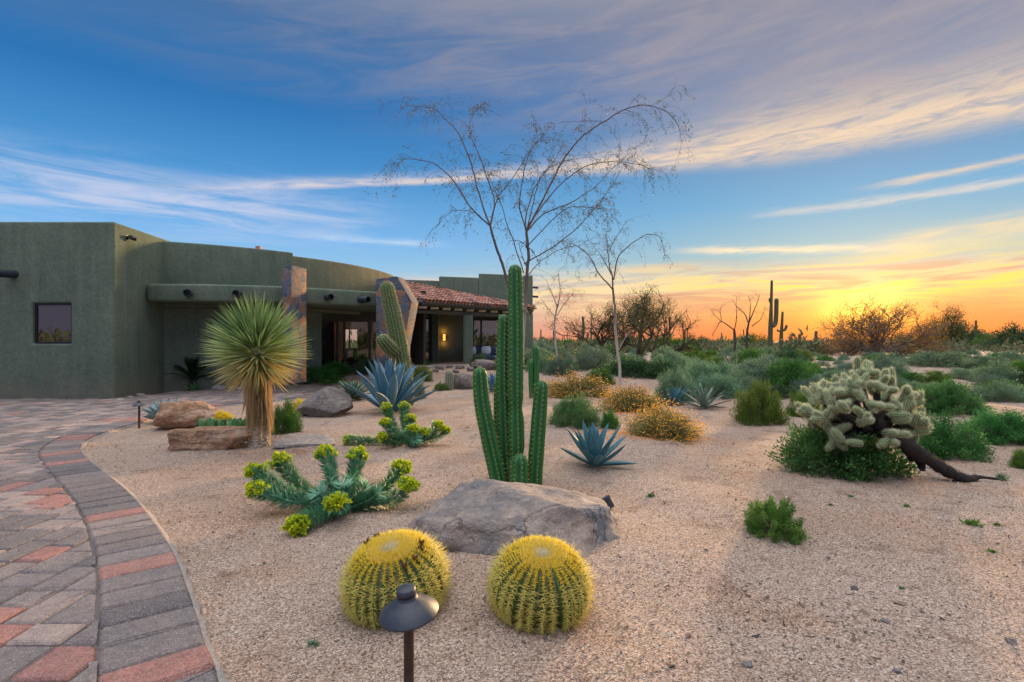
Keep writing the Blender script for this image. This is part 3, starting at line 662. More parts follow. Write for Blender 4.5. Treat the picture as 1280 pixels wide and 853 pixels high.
    # layered sunset cloud near the horizon
    nb = streak(.05, .55, .03, 9.4, 1.5, 6, .6, .8); lo = b.m('MULTIPLY', gauss(b.m('SUBTRACT', el, 5.0), 2.1), b.sm(52, 24, ds))
    base = over(base, b.m('MULTIPLY', lo, b.sm(.46, .58, nb)), b.mix(b.sm(22, 6, ds), lin(254, 222, 168), lin(255, 226, 96))); base = over(base, b.m('MULTIPLY', lo, b.m('MULTIPLY', b.sm(.55, .66, b.m('SUBTRACT', 1.04, nb)), .8)), lin(216, 150, 124))
    # glow round the setting sun
    es = b.m('SUBTRACT', el, 2.5); rr = b.m('SQRT', b.m('ADD', b.m('MULTIPLY', b.m('MULTIPLY', ds, ds), .35), b.m('MULTIPLY', es, es)))
    g1 = b.m('EXPONENT', b.m('DIVIDE', rr, -2.3)); g2 = b.m('EXPONENT', b.m('MULTIPLY', b.m('MULTIPLY', rr, rr), -.30))
    base = b.mix(b.m('MULTIPLY', b.m('MULTIPLY', gauss(ds, 15.), b.sm(5.0, .8, el)), .85), base, lin(255, 118, 28))
    def addc(base, m_, c, k): return b.mix(b.m('MULTIPLY', m_, k), base, c, 'ADD')
    base = addc(base, g1, (1., .36, .0, 1), .75); base = addc(base, g2, (1.7, .95, .12, 1), 1.0)
    base = b.mix(b.m('MULTIPLY', b.sm(1.6, 0, el), b.m('MULTIPLY', f, .7)), base, lin(240, 120, 60))
    base = b.mix(b.m('MULTIPLY', b.sm(-.2, -.75, cs), b.sm(30, 4, el)), base, lin(150, 140, 168))
    # gain added as soft fill to the unseen upper sky and the sky behind
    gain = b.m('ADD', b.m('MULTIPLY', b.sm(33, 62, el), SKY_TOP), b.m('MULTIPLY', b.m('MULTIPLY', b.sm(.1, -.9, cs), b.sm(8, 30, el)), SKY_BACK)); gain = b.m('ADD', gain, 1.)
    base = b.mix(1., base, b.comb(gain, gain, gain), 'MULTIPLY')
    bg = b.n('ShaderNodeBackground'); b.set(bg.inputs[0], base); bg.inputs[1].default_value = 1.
    ns = b.n('ShaderNodeTexSky', sky_type='NISHITA'); ns.sun_disc = False; ns.sun_elevation = math.radians(SUN_EL); ns.sun_rotation = math.radians(SUN_AZ)
    b2 = b.n('ShaderNodeBackground'); b.set(b2.inputs[0], ns.outputs[0]); b2.inputs[1].default_value = .004
    ad = b.n('ShaderNodeAddShader'); b.set(ad.inputs[0], bg.outputs[0]); b.set(ad.inputs[1], b2.outputs[0]); out = b.n('ShaderNodeOutputWorld'); b.set(out.inputs[0], ad.outputs[0])
    w.cycles.sampling_method = 'MANUAL'; w.cycles.sample_map_resolution = 512
    L = bpy.data.lights.new('sun', 'SUN'); L.energy = SUN_E; L.angle = math.radians(5); L.color = (1, .62, .30); o = link('sun', L)
    dv = Vector((sx*math.cos(math.radians(SUN_EL)), sy*math.cos(math.radians(SUN_EL)), math.sin(math.radians(SUN_EL)))); o.rotation_euler = (-dv).to_track_quat('-Z', 'Y').to_euler(); o.location = dv*50
    cam = bpy.data.cameras.new('camera'); cam.sensor_width = 36; cam.lens = 36*F/1280; cam.clip_end = 6000; cam.clip_start = .05; co = link('camera', cam); co.location = (0, 0, H); co.rotation_euler = (PI/2, 0, 0); cam.shift_y = -(426.5-HY)/1280; sc.camera = co
    sc.view_settings.view_transform = 'Standard'; sc.view_settings.look = 'None'; sc.view_settings.exposure = 0
    sc.render.engine = 'CYCLES'; c = sc.cycles; c.use_denoising = True; c.max_bounces = 6; c.diffuse_bounces = 3; c.glossy_bounces = 3; c.transmission_bounces = 4; c.transparent_max_bounces = 8; c.caustics_reflective = False; c.caustics_refractive = False; c.sample_clamp_indirect = 4; c.sample_clamp_direct = 5
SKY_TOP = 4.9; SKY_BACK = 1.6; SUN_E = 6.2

# ------------------------------------------------------------------ rocks
def rock_mat(name, cols, scale=4):
    m, b, p = material(name); v = coords(b); n = b.noise(v, scale, 7, .62, .4); c = b.ramp(n, [(.28, cols[0]), (.5, cols[1]), (.72, cols[2])])
    n2 = b.noise(v, scale*5, 6, .7); c = b.mix(.7, c, b.ramp(n2, [(.3, (.55, .55, .56)), (.7, (1.35, 1.32, 1.3))]), 'MULTIPLY')
    n3 = b.noise(v, scale*.8, 3, .5, 1.); c = b.mix(b.m('MULTIPLY', b.sm(.58, .7, n3), .7), c, cols[3])
    vs = b.voro(v, scale*30, out=1); sp = b.n('ShaderNodeSeparateColor'); b.set(sp.inputs[0], vs); c = b.mix(b.m('MULTIPLY', b.sm(.86, .93, sp.outputs[0]), .35), c, (.55, .48, .44, 1))
    cr = b.voro(b.comb(*[b.m('MULTIPLY', q, 1.) for q in [x for x in (lambda s_: (b.set(s_.inputs[0], v), s_.outputs)[1])(b.n('ShaderNodeSeparateXYZ'))]]), scale*.55, 'DISTANCE_TO_EDGE')
    nw = b.n('ShaderNodeVectorMath', operation='SCALE'); b.set(nw.inputs[0], b.noise(v, scale*1.2, 4, .6, out=1)); nw.inputs['Scale'].default_value = .30; av = b.n('ShaderNodeVectorMath', operation='ADD'); b.set(av.inputs[0], v); b.set(av.inputs[1], nw.outputs[0]); ck = b.voro(av.outputs[0], scale*.75, 'DISTANCE_TO_EDGE')
    c = b.mix(b.m('MULTIPLY', b.m('MULTIPLY', b.sm(.020, .0, ck), b.sm(.40, .62, b.noise(v, scale*.9, 2))), .7), c, (.06, .052, .048, 1)); li = b.noise(v, scale*2.2, 5, .7); c = b.mix(b.m('MULTIPLY', b.sm(.62, .70, li), .55), c, (.19, .23, .20, 1))
    b.set(p.inputs['Base Color'], c); p.inputs['Roughness'].default_value = .85; p.inputs['Specular IOR Level'].default_value = .25
    hh = b.m('ADD', b.m('MULTIPLY', b.noise(v, scale*3, 8, .7), 2.2), b.noise(v, scale*14, 6, .7)); hh = b.m('ADD', hh, b.m('MULTIPLY', b.sm(.0, .05, ck), .35)); b.set(p.inputs['Normal'], b.bump(hh, 1., .035)); return m
def rock(name, label, mat, loc, dims, seed, rz=0, cuts=16, pw=3.2, cr=(.80, 1.08), group=None, sub=5, rough=.05, lean=None, planes=None):
    r = np.random.default_rng(seed); bm = bmesh.new(); bmesh.ops.create_icosphere(bm, subdivisions=sub, radius=1)
    v = np.array([q.co[:] for q in bm.verts]); n = unit(v); rad = 1.06/((np.abs(n)**pw).sum(1))**(1/pw)
    pl = [(unit(r.normal(size=3)*np.array([1, 1, .9])), r.uniform(*cr)) for _ in range(cuts)]+[(unit(np.array(a, float)), d_) for a, d_ in (planes or [])]
    for a, d_ in pl:
        q = n@a; k = np.where(q > .05, d_/np.maximum(q, .05), 9.); rad = np.minimum(rad, k)-np.clip(.03-np.abs(rad-k), 0, .03)*.5
    off = Vector((seed*3.1, seed*1.7, 0)); nz = np.array([mnoise.fractal(Vector(q)*1.8+off, .9, 2.1, 7) for q in n]); nr = np.array([mnoise.noise(Vector(q)*Vector((1.2, 1.2, 4.5))+off) for q in n])
    rad = rad*(1+rough*nz+.45*rough*nr)
    P = n*rad[:, None]*np.array(dims)/2
    for q, c in zip(bm.verts, P): q.co = c
    o = bmobj(name, bm, mat); [setattr(q, 'use_smooth', True) for q in o.data.polygons]
    o.location = loc; o.rotation_euler = (0 if not lean else lean[0], 0 if not lean else lean[1], rz); return tag(o, label, 'rock', group)

# ------------------------------------------------------------------ cactus builders
def golden_barrel(px, pyc, Y, wpx, hpx, seed, label, dead=0, top_off=0):
    g0 = at(px, 427, Y); x, y = g0.x, g0.y; z = tz1(x, y); r = size(wpx, Y)/2; bz = r*.86; cz = .53*r
    t = thing('golden_barrel_cactus', label, 'cactus', (x, y, z-.01), 'golden barrel cacti by the boulder'); t.rotation_euler = (.27, -.10 if dead else .05, 0)
    nr = 28; rs = np.random.default_rng(seed); m = nr*6; th = np.arange(m)*2*PI/m; ph = np.linspace(-.62, PI/2-.02, 44)
    prof = 1-.13*np.abs(np.sin(nr*th/2))**.8; V = []; T = []
    for q in ph:
        k = smooth(PI/2, PI/2-.5, q); pr = 1-(1-prof)*k; rr = r*np.cos(q)*pr*(1+.025*np.sin(2*th+seed)+.015*np.sin(5*th+2*seed)); dz = -.13*r*smooth(.95, PI/2, q)
        V.append(np.c_[rr*np.cos(th), rr*np.sin(th), np.full(m, cz+bz*math.sin(q)+dz)]); T.append(1-np.abs(np.sin(nr*th/2)))
    g = Geo(); n = len(ph); i = np.arange(n-1)[:, None]*m; j = np.arange(m)[None]; kk = (j+1) % m
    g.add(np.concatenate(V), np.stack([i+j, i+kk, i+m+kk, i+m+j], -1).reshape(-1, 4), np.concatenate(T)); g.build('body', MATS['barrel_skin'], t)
    # spines along the ribs
    jr = rs.normal(0, .018, nr)
    A = []; D = []; L = []; C = []
    for k in range(nr):
        a = 2*PI*k/nr+jr[k]; q = -.52+rs.uniform(0, .06)
        while q < 1.36:
            crown = smooth(.55, .85, q); p = np.array([r*math.cos(q)*math.cos(a), r*math.cos(q)*math.sin(a), cz+bz*math.sin(q)-.10*r*float(smooth(.95, PI/2, q))]); nv = unit(np.array([math.cos(q)*math.cos(a), math.cos(q)*math.sin(a), math.sin(q)*1.1])); tv = np.array([-math.sin(a), math.cos(a), 0]); uv = np.cross(nv, tv); uv = -uv if uv[2] > 0 else uv
            ns = 9 if crown < .5 else 16
            for s_ in range(ns):
                if s_ < 3: dv = nv*1.0+uv*rs.uniform(-.3, .7)+tv*rs.normal(0, .25); ln = .20
                else:
                    side = (-1 if s_ % 2 else 1)*rs.uniform(.55, 1.2); dv = nv*rs.uniform(.25, .6)+tv*side+uv*rs.uniform(-.7, .75); ln = .155
                if crown > .3: dv = nv*1.0+tv*rs.normal(0, .55)+uv*rs.normal(0, .5); ln = .15-.05*float(crown)
                A.append(p+tv*rs.normal(0, .003)); D.append(dv); L.append(r*ln*rs.uniform(.75, 1.25)); C.append(.12+.75*float(crown)+rs.uniform(-.14, .2))
            q += .062*rs.uniform(.85, 1.15)
    g = Geo(); spines(g, np.array(A), np.array(D), L, r*.0068, np.clip(C, 0, 1)); g.build('spines', MATS['barrel_spine'], t)
    # woolly crown
    n = 2200; rad = np.sqrt(rs.uniform(0, 1, n))*.46*r; rad[:700] *= .5; a = rs.uniform(0, 2*PI, n); q = np.arccos(rad/r)
    P = np.c_[rad*np.cos(a), rad*np.sin(a), cz+bz*np.sin(q)-.10*r*smooth(.95, PI/2, q)]; D = np.c_[rs.normal(0, .4, n)+np.cos(a)*.35, rs.normal(0, .4, n)+np.sin(a)*.35, np.ones(n)]
    g = Geo(); spines(g, P, D, r*rs.uniform(.05, .11, n), r*.010, np.where(rad < rs.uniform(.08, .18, n)*r, rs.uniform(0, .3, n), rs.uniform(.5, 1, n))); g.build('crown', MATS['barrel_wool'], t)
    for k in range(dead):
        a = [2.2, 2.6, -.95, -.55, -.1, .15][k]; rd = .62*r; q = math.acos(.62); g = Geo(); c = np.array([rd*math.cos(a), rd*math.sin(a), cz+bz*math.sin(q)+.05*r])
        n = 26; leaves(g, np.repeat(c[None], n, 0)+rs.normal(0, .02*r, (n, 3)), rs.normal(size=(n, 3))+np.array([0, 0, .8]), r*.09, r*.045, rs.uniform(0, 1, n)); g.build('dried_flower', MATS['dried_brown'], t)

def cactus_stem(parent, name, pts, wpx, Y, nr, depth, mat, p=.9, areole=.05, spn=0, spl=.02, spmat=None, n=40, taper=None, jit=0, bulge=None):
    P = resample(catmull(pts, 10), n); r = size(wpx, Y)/2; R = np.full(n, r)
    q = np.linspace(0, 1, n)
    if taper: R = r*np.interp(q, *taper)
    R = R*(1+.025*np.array([mnoise.noise(Vector((k*5, wpx, Y))) for k in q]))
    g = Geo(); A, D, U = ribbed(g, P, R, nr, depth, p, areole=areole, jitter=jit)
    if spn:
        k = np.repeat(np.arange(len(A)), spn); d = D[k]+RNG.normal(0, .75, (len(k), 3)); spines(g, A[k], d, spl*RNG.uniform(.6, 1.3, len(k)), spl*.045+.0006, RNG.uniform(0, 1, len(k)), 1)
    return g.build(name, [mat, spmat or MATS['pale_spine']], parent)

# ------------------------------------------------------------------ agaves and other rosettes
def blade(g, base, az, el0, L, W, curve, twist=0, cup=.25, tint=.5, mi=0, n=9, th=.12, prof=None):
    """one thick succulent leaf"""
    t = np.linspace(0, 1, n); el = el0-curve*t**1.3; ds = L/(n-1); h = np.array([math.cos(az), math.sin(az), 0]); s = np.array([-math.sin(az), math.cos(az), 0])
    P = [np.array(base, float)]
    for k in range(1, n): P.append(P[-1]+ds*(h*math.cos(el[k])+np.array([0, 0, 1])*math.sin(el[k])))
    P = np.array(P); up = np.stack([-math.sin(e)*h+np.array([0, 0, math.cos(e)]) for e in el]); w = W*np.interp(t, *(prof or ([0, .12, .45, .75, .92, 1], [.8, .72, 1., .66, .25, .01])))
    u = np.array([-1, -.55, 0, .55, 1]); top = cup*np.abs(u)**1.6; V = []
    for k in range(n): V += [P[k]+s*w[k]*.5*a+up[k]*w[k]*c for a, c in zip(u, top)]+[P[k]+s*w[k]*.5*a*.85+up[k]*(w[k]*c-th*w[k]*(1-a*a*.8)) for a, c in zip(u[::-1], top[::-1])]
    m = 10; i = np.arange(n-1)[:, None]*m; j = np.arange(m)[None]; kk = (j+1) % m
    f = np.stack([i+j, i+kk, i+m+kk, i+m+j], -1).reshape(-1, 4)
    tt = np.zeros((n*m, 3)); tt[:, 0] = tint; tt[:, 1] = np.repeat(t, m); tt[:, 2] = np.tile(np.r_[np.abs(u), np.abs(u[::-1])], n); g.add(np.array(V), f, tt, mi)
def agave(name, label, cat, loc, n, L, W, mat, seed, el=(0.05, 1.45), curve=(.1, .5), core=.06, th=.12, group=None, cup=.25, prof=None, low=.75, each=True, lpow=1.):
    rs = np.random.default_rng(seed); t = thing(name, label, cat, loc, group); GA = PI*(3-math.sqrt(5)); mk = Geo()
    for k in range(n):
        q = (k+.5)/n; e = el[0]+(el[1]-el[0])*q**lpow+rs.normal(0, .05); l = L*rs.uniform(.88, 1.06)*(low+(1-low)*math.sin(PI*min(1, q*1.1))); g = Geo() if each else mk
        a = k*GA+rs.normal(0, .1); blade(g, (core*math.cos(a)*(1-q), core*math.sin(a)*(1-q), .02+.06*L*q), a, e, l, W*rs.uniform(.85, 1.1), rs.uniform(*curve)*(1-.6*q), cup=cup, tint=rs.uniform(0, 1), th=th, prof=prof)
        if each: g.build('leaf', mat, t)
    if not each: mk.build('rosette', mat, t)
    return t

# ------------------------------------------------------------------ shrubs
def shrub_geo(seed, n, ll, lw, lumps=26, upr=.5, spread=.17, core=.35, dome=1.0, rag=.2):
    """foliage of a mound one unit in radius and one high; and its stems"""
    rs = np.random.default_rng(seed); i = np.arange(lumps); a = i*2.39996+rs.normal(0, .25, lumps); z = np.clip((i+.5)/lumps+rs.normal(0, .05, lumps), .04, .99); rad = rs.uniform(1-rag*1.3, 1.04, lumps)
    q = np.sqrt(1-z*z); C = np.c_[np.cos(a)*q*rad, np.sin(a)*q*rad, z*rad]*.90
    k = rs.integers(0, lumps, n); tl = rs.uniform(0, 1, lumps); u = rs.normal(0, 1, (n, 3)); u = unit(u)*rs.uniform(.2, 1, n)[:, None]**.5
    pos = C[k]*(core+(1-core)*rs.uniform(0, 1, n)**.45)[:, None]+u*spread*1.35; pos[:, 2] = np.where(pos[:, 2] < 0, -pos[:, 2]*.4, pos[:, 2])+.01
    d = unit(pos*np.array([1, 1, .8])+np.array([0, 0, .05]))+np.array([0, 0, upr])+rs.normal(0, .55, (n, 3)); g = Geo()
    leaves(g, pos, d, ll*rs.uniform(.6, 1.3, n), lw*rs.uniform(.7, 1.2, n), np.clip(.55*tl[k]+.45*rs.uniform(0, 1, n), 0, 1), side=rs.normal(size=(n, 3)))
    st = Geo()
    for c in C: P = catmull([(rs.normal(0, .05), rs.normal(0, .05), 0), tuple(c*.5+rs.normal(0, .05, 3)+np.array([0, 0, .03])), tuple(c*1.0)], 4); tube(st, P, np.linspace(.016, .005, len(P)), 4, rs.uniform(0, 1), cap=False)
    return g, st, C, rs
PROTO = {}
def shrub_proto(kind, i, hi=False):
    key = (kind, i, hi)
    if key in PROTO: return PROTO[key]
    sd = sum(ord(q) for q in kind)*13+i*7+(500 if hi else 0); m = 2.4 if hi else 1
    P = dict(sage=(5600, .095, .024, 44, .55, .13), green=(5600, .085, .028, 40, .5, .13), dark=(5200, .095, .030, 36, .35, .15), feather=(6400, .14, .017, 46, .95, .12), gold=(4600, .08, .024, 40, .6, .13), creosote=(5600, .13, .020, 40, 1.1, .13), grey=(5600, .08, .026, 44, .4, .13), herb=(6400, .075, .034, 54, .6, .11), bush=(6800, .07, .036, 58, .85, .085))[kind]
    n, ll, lw, lu, up, spd = P
    if hi: n = int(n*m); ll *= .72; lw *= .72; lu = int(lu*1.5); spd *= .9
    g, st, C, rs = shrub_geo(sd, n, ll, lw, lu, up, spd)
    mt = MATS['leaf_'+('sage' if kind == 'sage' else kind)]; a = g.build('foliage', mt); b_ = st.build('stems', MATS['twig']); me, ms = a.data, b_.data
    fl = None
    if kind == 'gold':
        q = Geo(); nf = int(1500*m); k = rs.integers(0, len(C), nf); sh = np.where(rs.uniform(0, 1, len(C)) < .7, 1., .25); pos = C[k]*rs.uniform(.85, 1.22, nf)[:, None]+rs.normal(0, .14, (nf, 3)); pos[:, 2] = np.abs(pos[:, 2]); keep = rs.uniform(0, 1, nf) < sh[k]; pos = pos[keep]
        leaves(q, pos, rs.normal(size=(len(pos), 3))+np.array([0, 0, .6]), .052 if not hi else .04, .045 if not hi else .034, rs.uniform(0, 1, len(pos))); o = q.build('flowers', MATS['gold_flower']); fl = o.data; bpy.data.objects.remove(o)
    bpy.data.objects.remove(a); bpy.data.objects.remove(b_); PROTO[key] = (me, ms, fl); return PROTO[key]
def shrub(kind, i, label, loc, w, h, rz, group=None, hi=False, parts=True, name='desert_shrub', dy=None):
    me, ms, fl = shrub_proto(kind, i, hi)
    sc_ = (w/2, (dy or w)/2, h)
    if not parts:
        o = link(name, me); o.location = loc; o.rotation_euler.z = rz; o.scale = sc_; return tag(o, label, 'shrub', group)
    t = thing(name, label, 'shrub', loc, group, rz, sc_); link('foliage', me, t); link('stems', ms, t)
    if fl: link('flowers', fl, t)
    return t

# ------------------------------------------------------------------ trees
class Tree:
    def __init__(s, seed): s.rs = np.random.default_rng(seed); s.wood = Geo(); s.leaf = Geo(); s.lp = []; s.ld = []
    def limb(s, P, r0, r1, sides=7, tint=.5): tube(s.wood, P, np.linspace(r0, r1, len(P)), sides, tint)
    def droop(s, p, d, L, r, level, leafy=.5, grav=.55, nsub=4, sides=4):
        rs = s.rs; n = 7; P = [np.array(p, float)]; d = unit(np.array(d, float)[None])[0]
        for k in range(n): d = unit((d+rs.normal(0, .13, 3)+np.array([0, 0, -grav/n*(1+k*.35)]))[None])[0]; P.append(P[-1]+d*L/n)
        P = np.array(P); tube(s.wood, P, np.linspace(r, r*.45, n+1)*.8, sides, .3, cap=False)
        if level > 0:
            for _ in range(nsub): k = rs.integers(1, n+1); dd = unit((P[k]-P[k-1])[None])[0]+rs.normal(0, .6, 3); s.droop(P[k], dd, L*rs.uniform(.3, .6), r*.62, level-1, leafy, grav*1.3, max(2, nsub-1), 3)
        else:
            m = int(leafy*rs.integers(4, 14))
            for _ in range(m): k = rs.integers(2, n+1); s.lp.append(P[k]+rs.normal(0, .02, 3)); s.ld.append(rs.normal(0, .6, 3)+np.array([0, 0, -.5]))
    def grow(s, p, d, L, r, level, bend=.35, up=.12, kids=(3, 4), spread=.75, leafn=10, leafr=.14):
        rs = s.rs; n = 5; P = [np.array(p, float)]; d = unit(np.array(d, float)[None])[0]
        for k in range(n): d = unit((d+rs.normal(0, bend/2, 3)+np.array([0, 0, up*.4]))[None])[0]; P.append(P[-1]+d*L/n)
        P = np.array(P); tube(s.wood, P, np.linspace(r, r*.62, n+1), 6 if level > 1 else 4, .5, cap=False)
        if level == 0:
            for k in range(2, n+1):
                for _ in range(leafn): s.lp.append(P[k]+rs.normal(0, leafr, 3)); s.ld.append(rs.normal(0, 1, 3))
            return
        for q in range(rs.integers(kids[0], kids[1]+1)): k = rs.integers(2, n+1) if q else n; dd = unit((P[k]-P[k-1])[None])[0]+rs.normal(0, spread, 3)*np.array([1, 1, .75])+np.array([0, 0, up]); s.grow(P[k], dd, L*rs.uniform(.55, .85), r*.58, level-1, bend, up, kids, spread, leafn, leafr)
    def build(s, t, bark, leafm, ll, lw, origin, names=('trunk', 'foliage')):
        for g in (s.wood,):
            g.v = [q-np.array(origin) for q in g.v]
        s.wood.build(names[0], bark, t)
        if s.lp:
            n = len(s.lp); leaves(s.leaf, np.array(s.lp)-np.array(origin), np.array(s.ld), ll*s.rs.uniform(.6, 1.3, n), lw, s.rs.uniform(0, 1, n)); s.leaf.build(names[1], leafm, t)
# ------------------------------------------------------------------ material library
def make_materials():
    def cact(name, valley, crest, dot=None, rough=.5, ns=20):
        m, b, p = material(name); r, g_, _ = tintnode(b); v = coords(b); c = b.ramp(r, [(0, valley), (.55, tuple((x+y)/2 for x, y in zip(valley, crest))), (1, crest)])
        c = b.mix(.6, c, b.ramp(b.noise(v, ns, 5, .6), [(.3, (.72, .75, .72)), (.7, (1.22, 1.18, 1.15))]), 'MULTIPLY')
        c = b.mix(b.m('MULTIPLY', b.sm(.20, .0, b.m('ADD', g_, b.m('MULTIPLY', b.m('SUBTRACT', b.noise(v, 12, 4), .5), .2))), .75), c, (.17, .135, .08, 1)); c = b.mix(b.m('MULTIPLY', b.sm(.66, .74, b.noise(v, 7, 5, .65)), .5), c, (.15, .13, .06, 1))
        b.set(p.inputs['Base Color'], c); p.inputs['Roughness'].default_value = rough; p.inputs['Specular IOR Level'].default_value = .4; b.set(p.inputs['Normal'], b.bump(b.noise(v, 45, 4), .25, .01)); return m
    cact('barrel_skin', (.02, .05, .012), (.085, .15, .03), rough=.6); cact('cereus_skin', (.011, .078, .024), (.05, .225, .05), rough=.48, ns=9)
    cact('saguaro_skin', (.045, .09, .03), (.17, .22, .07), rough=.7); cact('saguaro_far', (.06, .075, .04), (.13, .14, .07), rough=.8, ns=3); cact('hairy_skin', (.15, .17, .11), (.3, .31, .22), rough=.9)
    def sp(name, c1, c2, tr=.35):
        m, b, p = material(name); r, _, _ = tintnode(b); c = b.ramp(r, [(0, c1), (1, c2)]); b.set(p.inputs['Base Color'], c); p.inputs['Roughness'].default_value = .5
        t = b.n('ShaderNodeBsdfTranslucent'); b.set(t.inputs[0], c); mx = b.n('ShaderNodeMixShader'); mx.inputs[0].default_value = tr; b.nt.links.new(p.outputs[0], mx.inputs[1]); b.nt.links.new(t.outputs[0], mx.inputs[2]); b.nt.links.new(mx.outputs[0], b.nt.nodes['Material Output'].inputs[0])
    sp('barrel_spine', (.92, .82, .24), (1., .74, .02)); sp('barrel_wool', (.75, .70, .48), (.98, .66, .02)); sp('pale_spine', (.62, .58, .36), (.80, .74, .48)); sp('yellow_areole', (.55, .52, .16), (.72, .62, .2)); sp('cholla_spine', (.78, .79, .54), (.98, .95, .68), .5); sp('white_hair', (.7, .68, .6), (.85, .83, .75), .4)
    plain('dried_brown', (.16, .07, .03), .9, nscale=30)
    G3 = lambda a, b_, c: [(0, a), (.5, b_), (1, c)]
    leaf_mat('leaf_sage', G3((.095, .18, .10), (.165, .285, .155), (.27, .40, .23)), .7, .3); leaf_mat('leaf_grey', G3((.09, .155, .10), (.155, .245, .16), (.25, .34, .23)), .75, .25)
    leaf_mat('leaf_green', G3((.035, .115, .018), (.075, .21, .034), (.16, .32, .065)), .5, .3); leaf_mat('leaf_dark', G3((.03, .075, .03), (.06, .125, .046), (.12, .20, .075)), .6, .2)
    leaf_mat('leaf_feather', G3((.035, .11, .035), (.075, .20, .065), (.15, .30, .11)), .5, .3); leaf_mat('leaf_creosote', G3((.045, .115, .014), (.095, .20, .028), (.18, .30, .05)), .5, .3)
    leaf_mat('leaf_gold', G3((.09, .11, .035), (.17, .18, .065), (.28, .27, .11)), .65, .25); leaf_mat('leaf_herb', G3((.03, .13, .036), (.065, .235, .058), (.13, .35, .095)), .5, .25)
    sp('gold_flower', (.66, .31, .03), (.92, .52, .06), .35); sp('yellow_flower', (.62, .52, .02), (.85, .72, .05), .3)
    leaf_mat('leaf_mesquite', G3((.06, .075, .022), (.10, .115, .035), (.17, .17, .06)), .6, .45); leaf_mat('leaf_twig', G3((.05, .07, .04), (.08, .10, .055), (.11, .13, .07)), .6, .3)
    leaf_mat('leaf_sun_glow', G3((.20, .13, .025), (.38, .23, .04), (.56, .34, .06)), .6, .8); leaf_mat('leaf_cholla_dry', G3((.05, .035, .022), (.09, .06, .035), (.14, .10, .055)))  # amber leaf colour has the sunset glow painted in
    leaf_mat('leaf_euphorbia', G3((.055, .21, .10), (.13, .36, .19), (.28, .52, .32)), .5, .25); leaf_mat('bract', G3((.32, .44, .015), (.52, .62, .02), (.78, .78, .05)), .5, .4, .0)
    leaf_mat('leaf_bush', G3((.05, .13, .02), (.10, .24, .04), (.24, .36, .10)), .5, .3); leaf_mat('leaf_yucca', [(0, (.15, .27, .10)), (.35, (.37, .47, .17)), (.55, (.44, .49, .21)), (.72, (.66, .54, .22)), (.86, (.60, .39, .15)), (1, (.62, .46, .26))], .4, .35, 0)
    leaf_mat('thatch', G3((.42, .28, .12), (.66, .48, .24), (.80, .64, .38)), .8, .15, 0); leaf_mat('leaf_sago', G3((.018, .045, .016), (.035, .08, .026), (.07, .13, .045)), .4, .1)
    plain('twig', (.16, .12, .085), .85, nscale=10); plain('trunk_bark', (.16, .12, .10), .9, nscale=9, namt=.5, bump=.6); plain('dark_bark', (.055, .042, .032), .9, nscale=9, namt=.5, bump=.6); plain('cholla_bark', (.03, .023, .018), .95, nscale=22, namt=.6, bump=1.)
    # young tree bark pale low down, dark twigs higher up
    m, b, p = material('sapling_bark'); v = coords(b); sx_ = b.n('ShaderNodeSeparateXYZ'); b.set(sx_.inputs[0], v); c = b.mix(b.sm(1.2, 3.2, sx_.outputs[2]), (.46, .39, .32, 1), (.11, .085, .078, 1)); c = b.mix(.6, c, b.ramp(b.noise(v, 12, 5), [(.3, (.65, .65, .65)), (.7, (1.2, 1.2, 1.2))]), 'MULTIPLY'); b.set(p.inputs['Base Color'], c); p.inputs['Roughness'].default_value = .8
    m2, b, p = material('yucca_trunk'); v = coords(b); c = b.ramp(b.noise(v, 25, 6, .65), [(.3, (.22, .17, .12)), (.7, (.46, .37, .26))]); b.set(p.inputs['Base Color'], c); p.inputs['Roughness'].default_value = .9; b.set(p.inputs['Normal'], b.bump(b.voro(v, 28), .9, .03))
    def ag(name, c1, c2, edge, gl=.35):
        m, b, p = material(name); r, g_, e = tintnode(b); v = coords(b); c = b.ramp(r, [(0, c1), (1, c2)]); c = b.mix(b.m('MULTIPLY', b.sm(.86, 1., e), .55), c, edge); c = b.mix(b.sm(.93, .99, g_), c, (.06, .035, .025, 1)); mp = b.n('ShaderNodeMapping'); b.set(mp.inputs[0], v); mp.inputs['Scale'].default_value = (1, 1, .3)
        c = b.mix(.55, c, b.ramp(b.noise(mp.outputs[0], 14, 5), [(.3, (.72, .75, .78)), (.7, (1.25, 1.2, 1.15))]), 'MULTIPLY'); b.set(p.inputs['Base Color'], c); p.inputs['Roughness'].default_value = .5; p.inputs['Specular IOR Level'].default_value = gl
    ag('agave_blue', (.05, .155, .235), (.11, .265, .35), (.30, .36, .32, 1)); ag('agave_deep', (.045, .15, .19), (.085, .24, .29), (.2, .28, .26, 1)); ag('agave_pale', (.13, .20, .16), (.20, .29, .22), (.36, .38, .24, 1)); ag('agave_green', (.055, .13, .095), (.11, .20, .13), (.2, .25, .13, 1)); ag('agave_rosette', (.17, .29, .30), (.27, .40, .40), (.40, .42, .36, 1)); ag('paddle_green', (.055, .17, .055), (.11, .26, .09), (.2, .3, .1, 1))
    rock_mat('boulder_stone', ((.15, .165, .185), (.38, .325, .285), (.60, .48, .39), (.17, .21, .25, 1)), 3.0); rock_mat('grey_stone', ((.14, .13, .13), (.25, .22, .20), (.36, .30, .26), (.20, .13, .09, 1)), 4.5); rock_mat('red_stone', ((.26, .14, .085), (.50, .29, .165), (.60, .45, .33), (.56, .24, .085, 1)), 3.4); rock_mat('slab_stone', ((.42, .37, .33), (.52, .46, .41), (.60, .54, .48), (.45, .39, .35, 1)), 5)

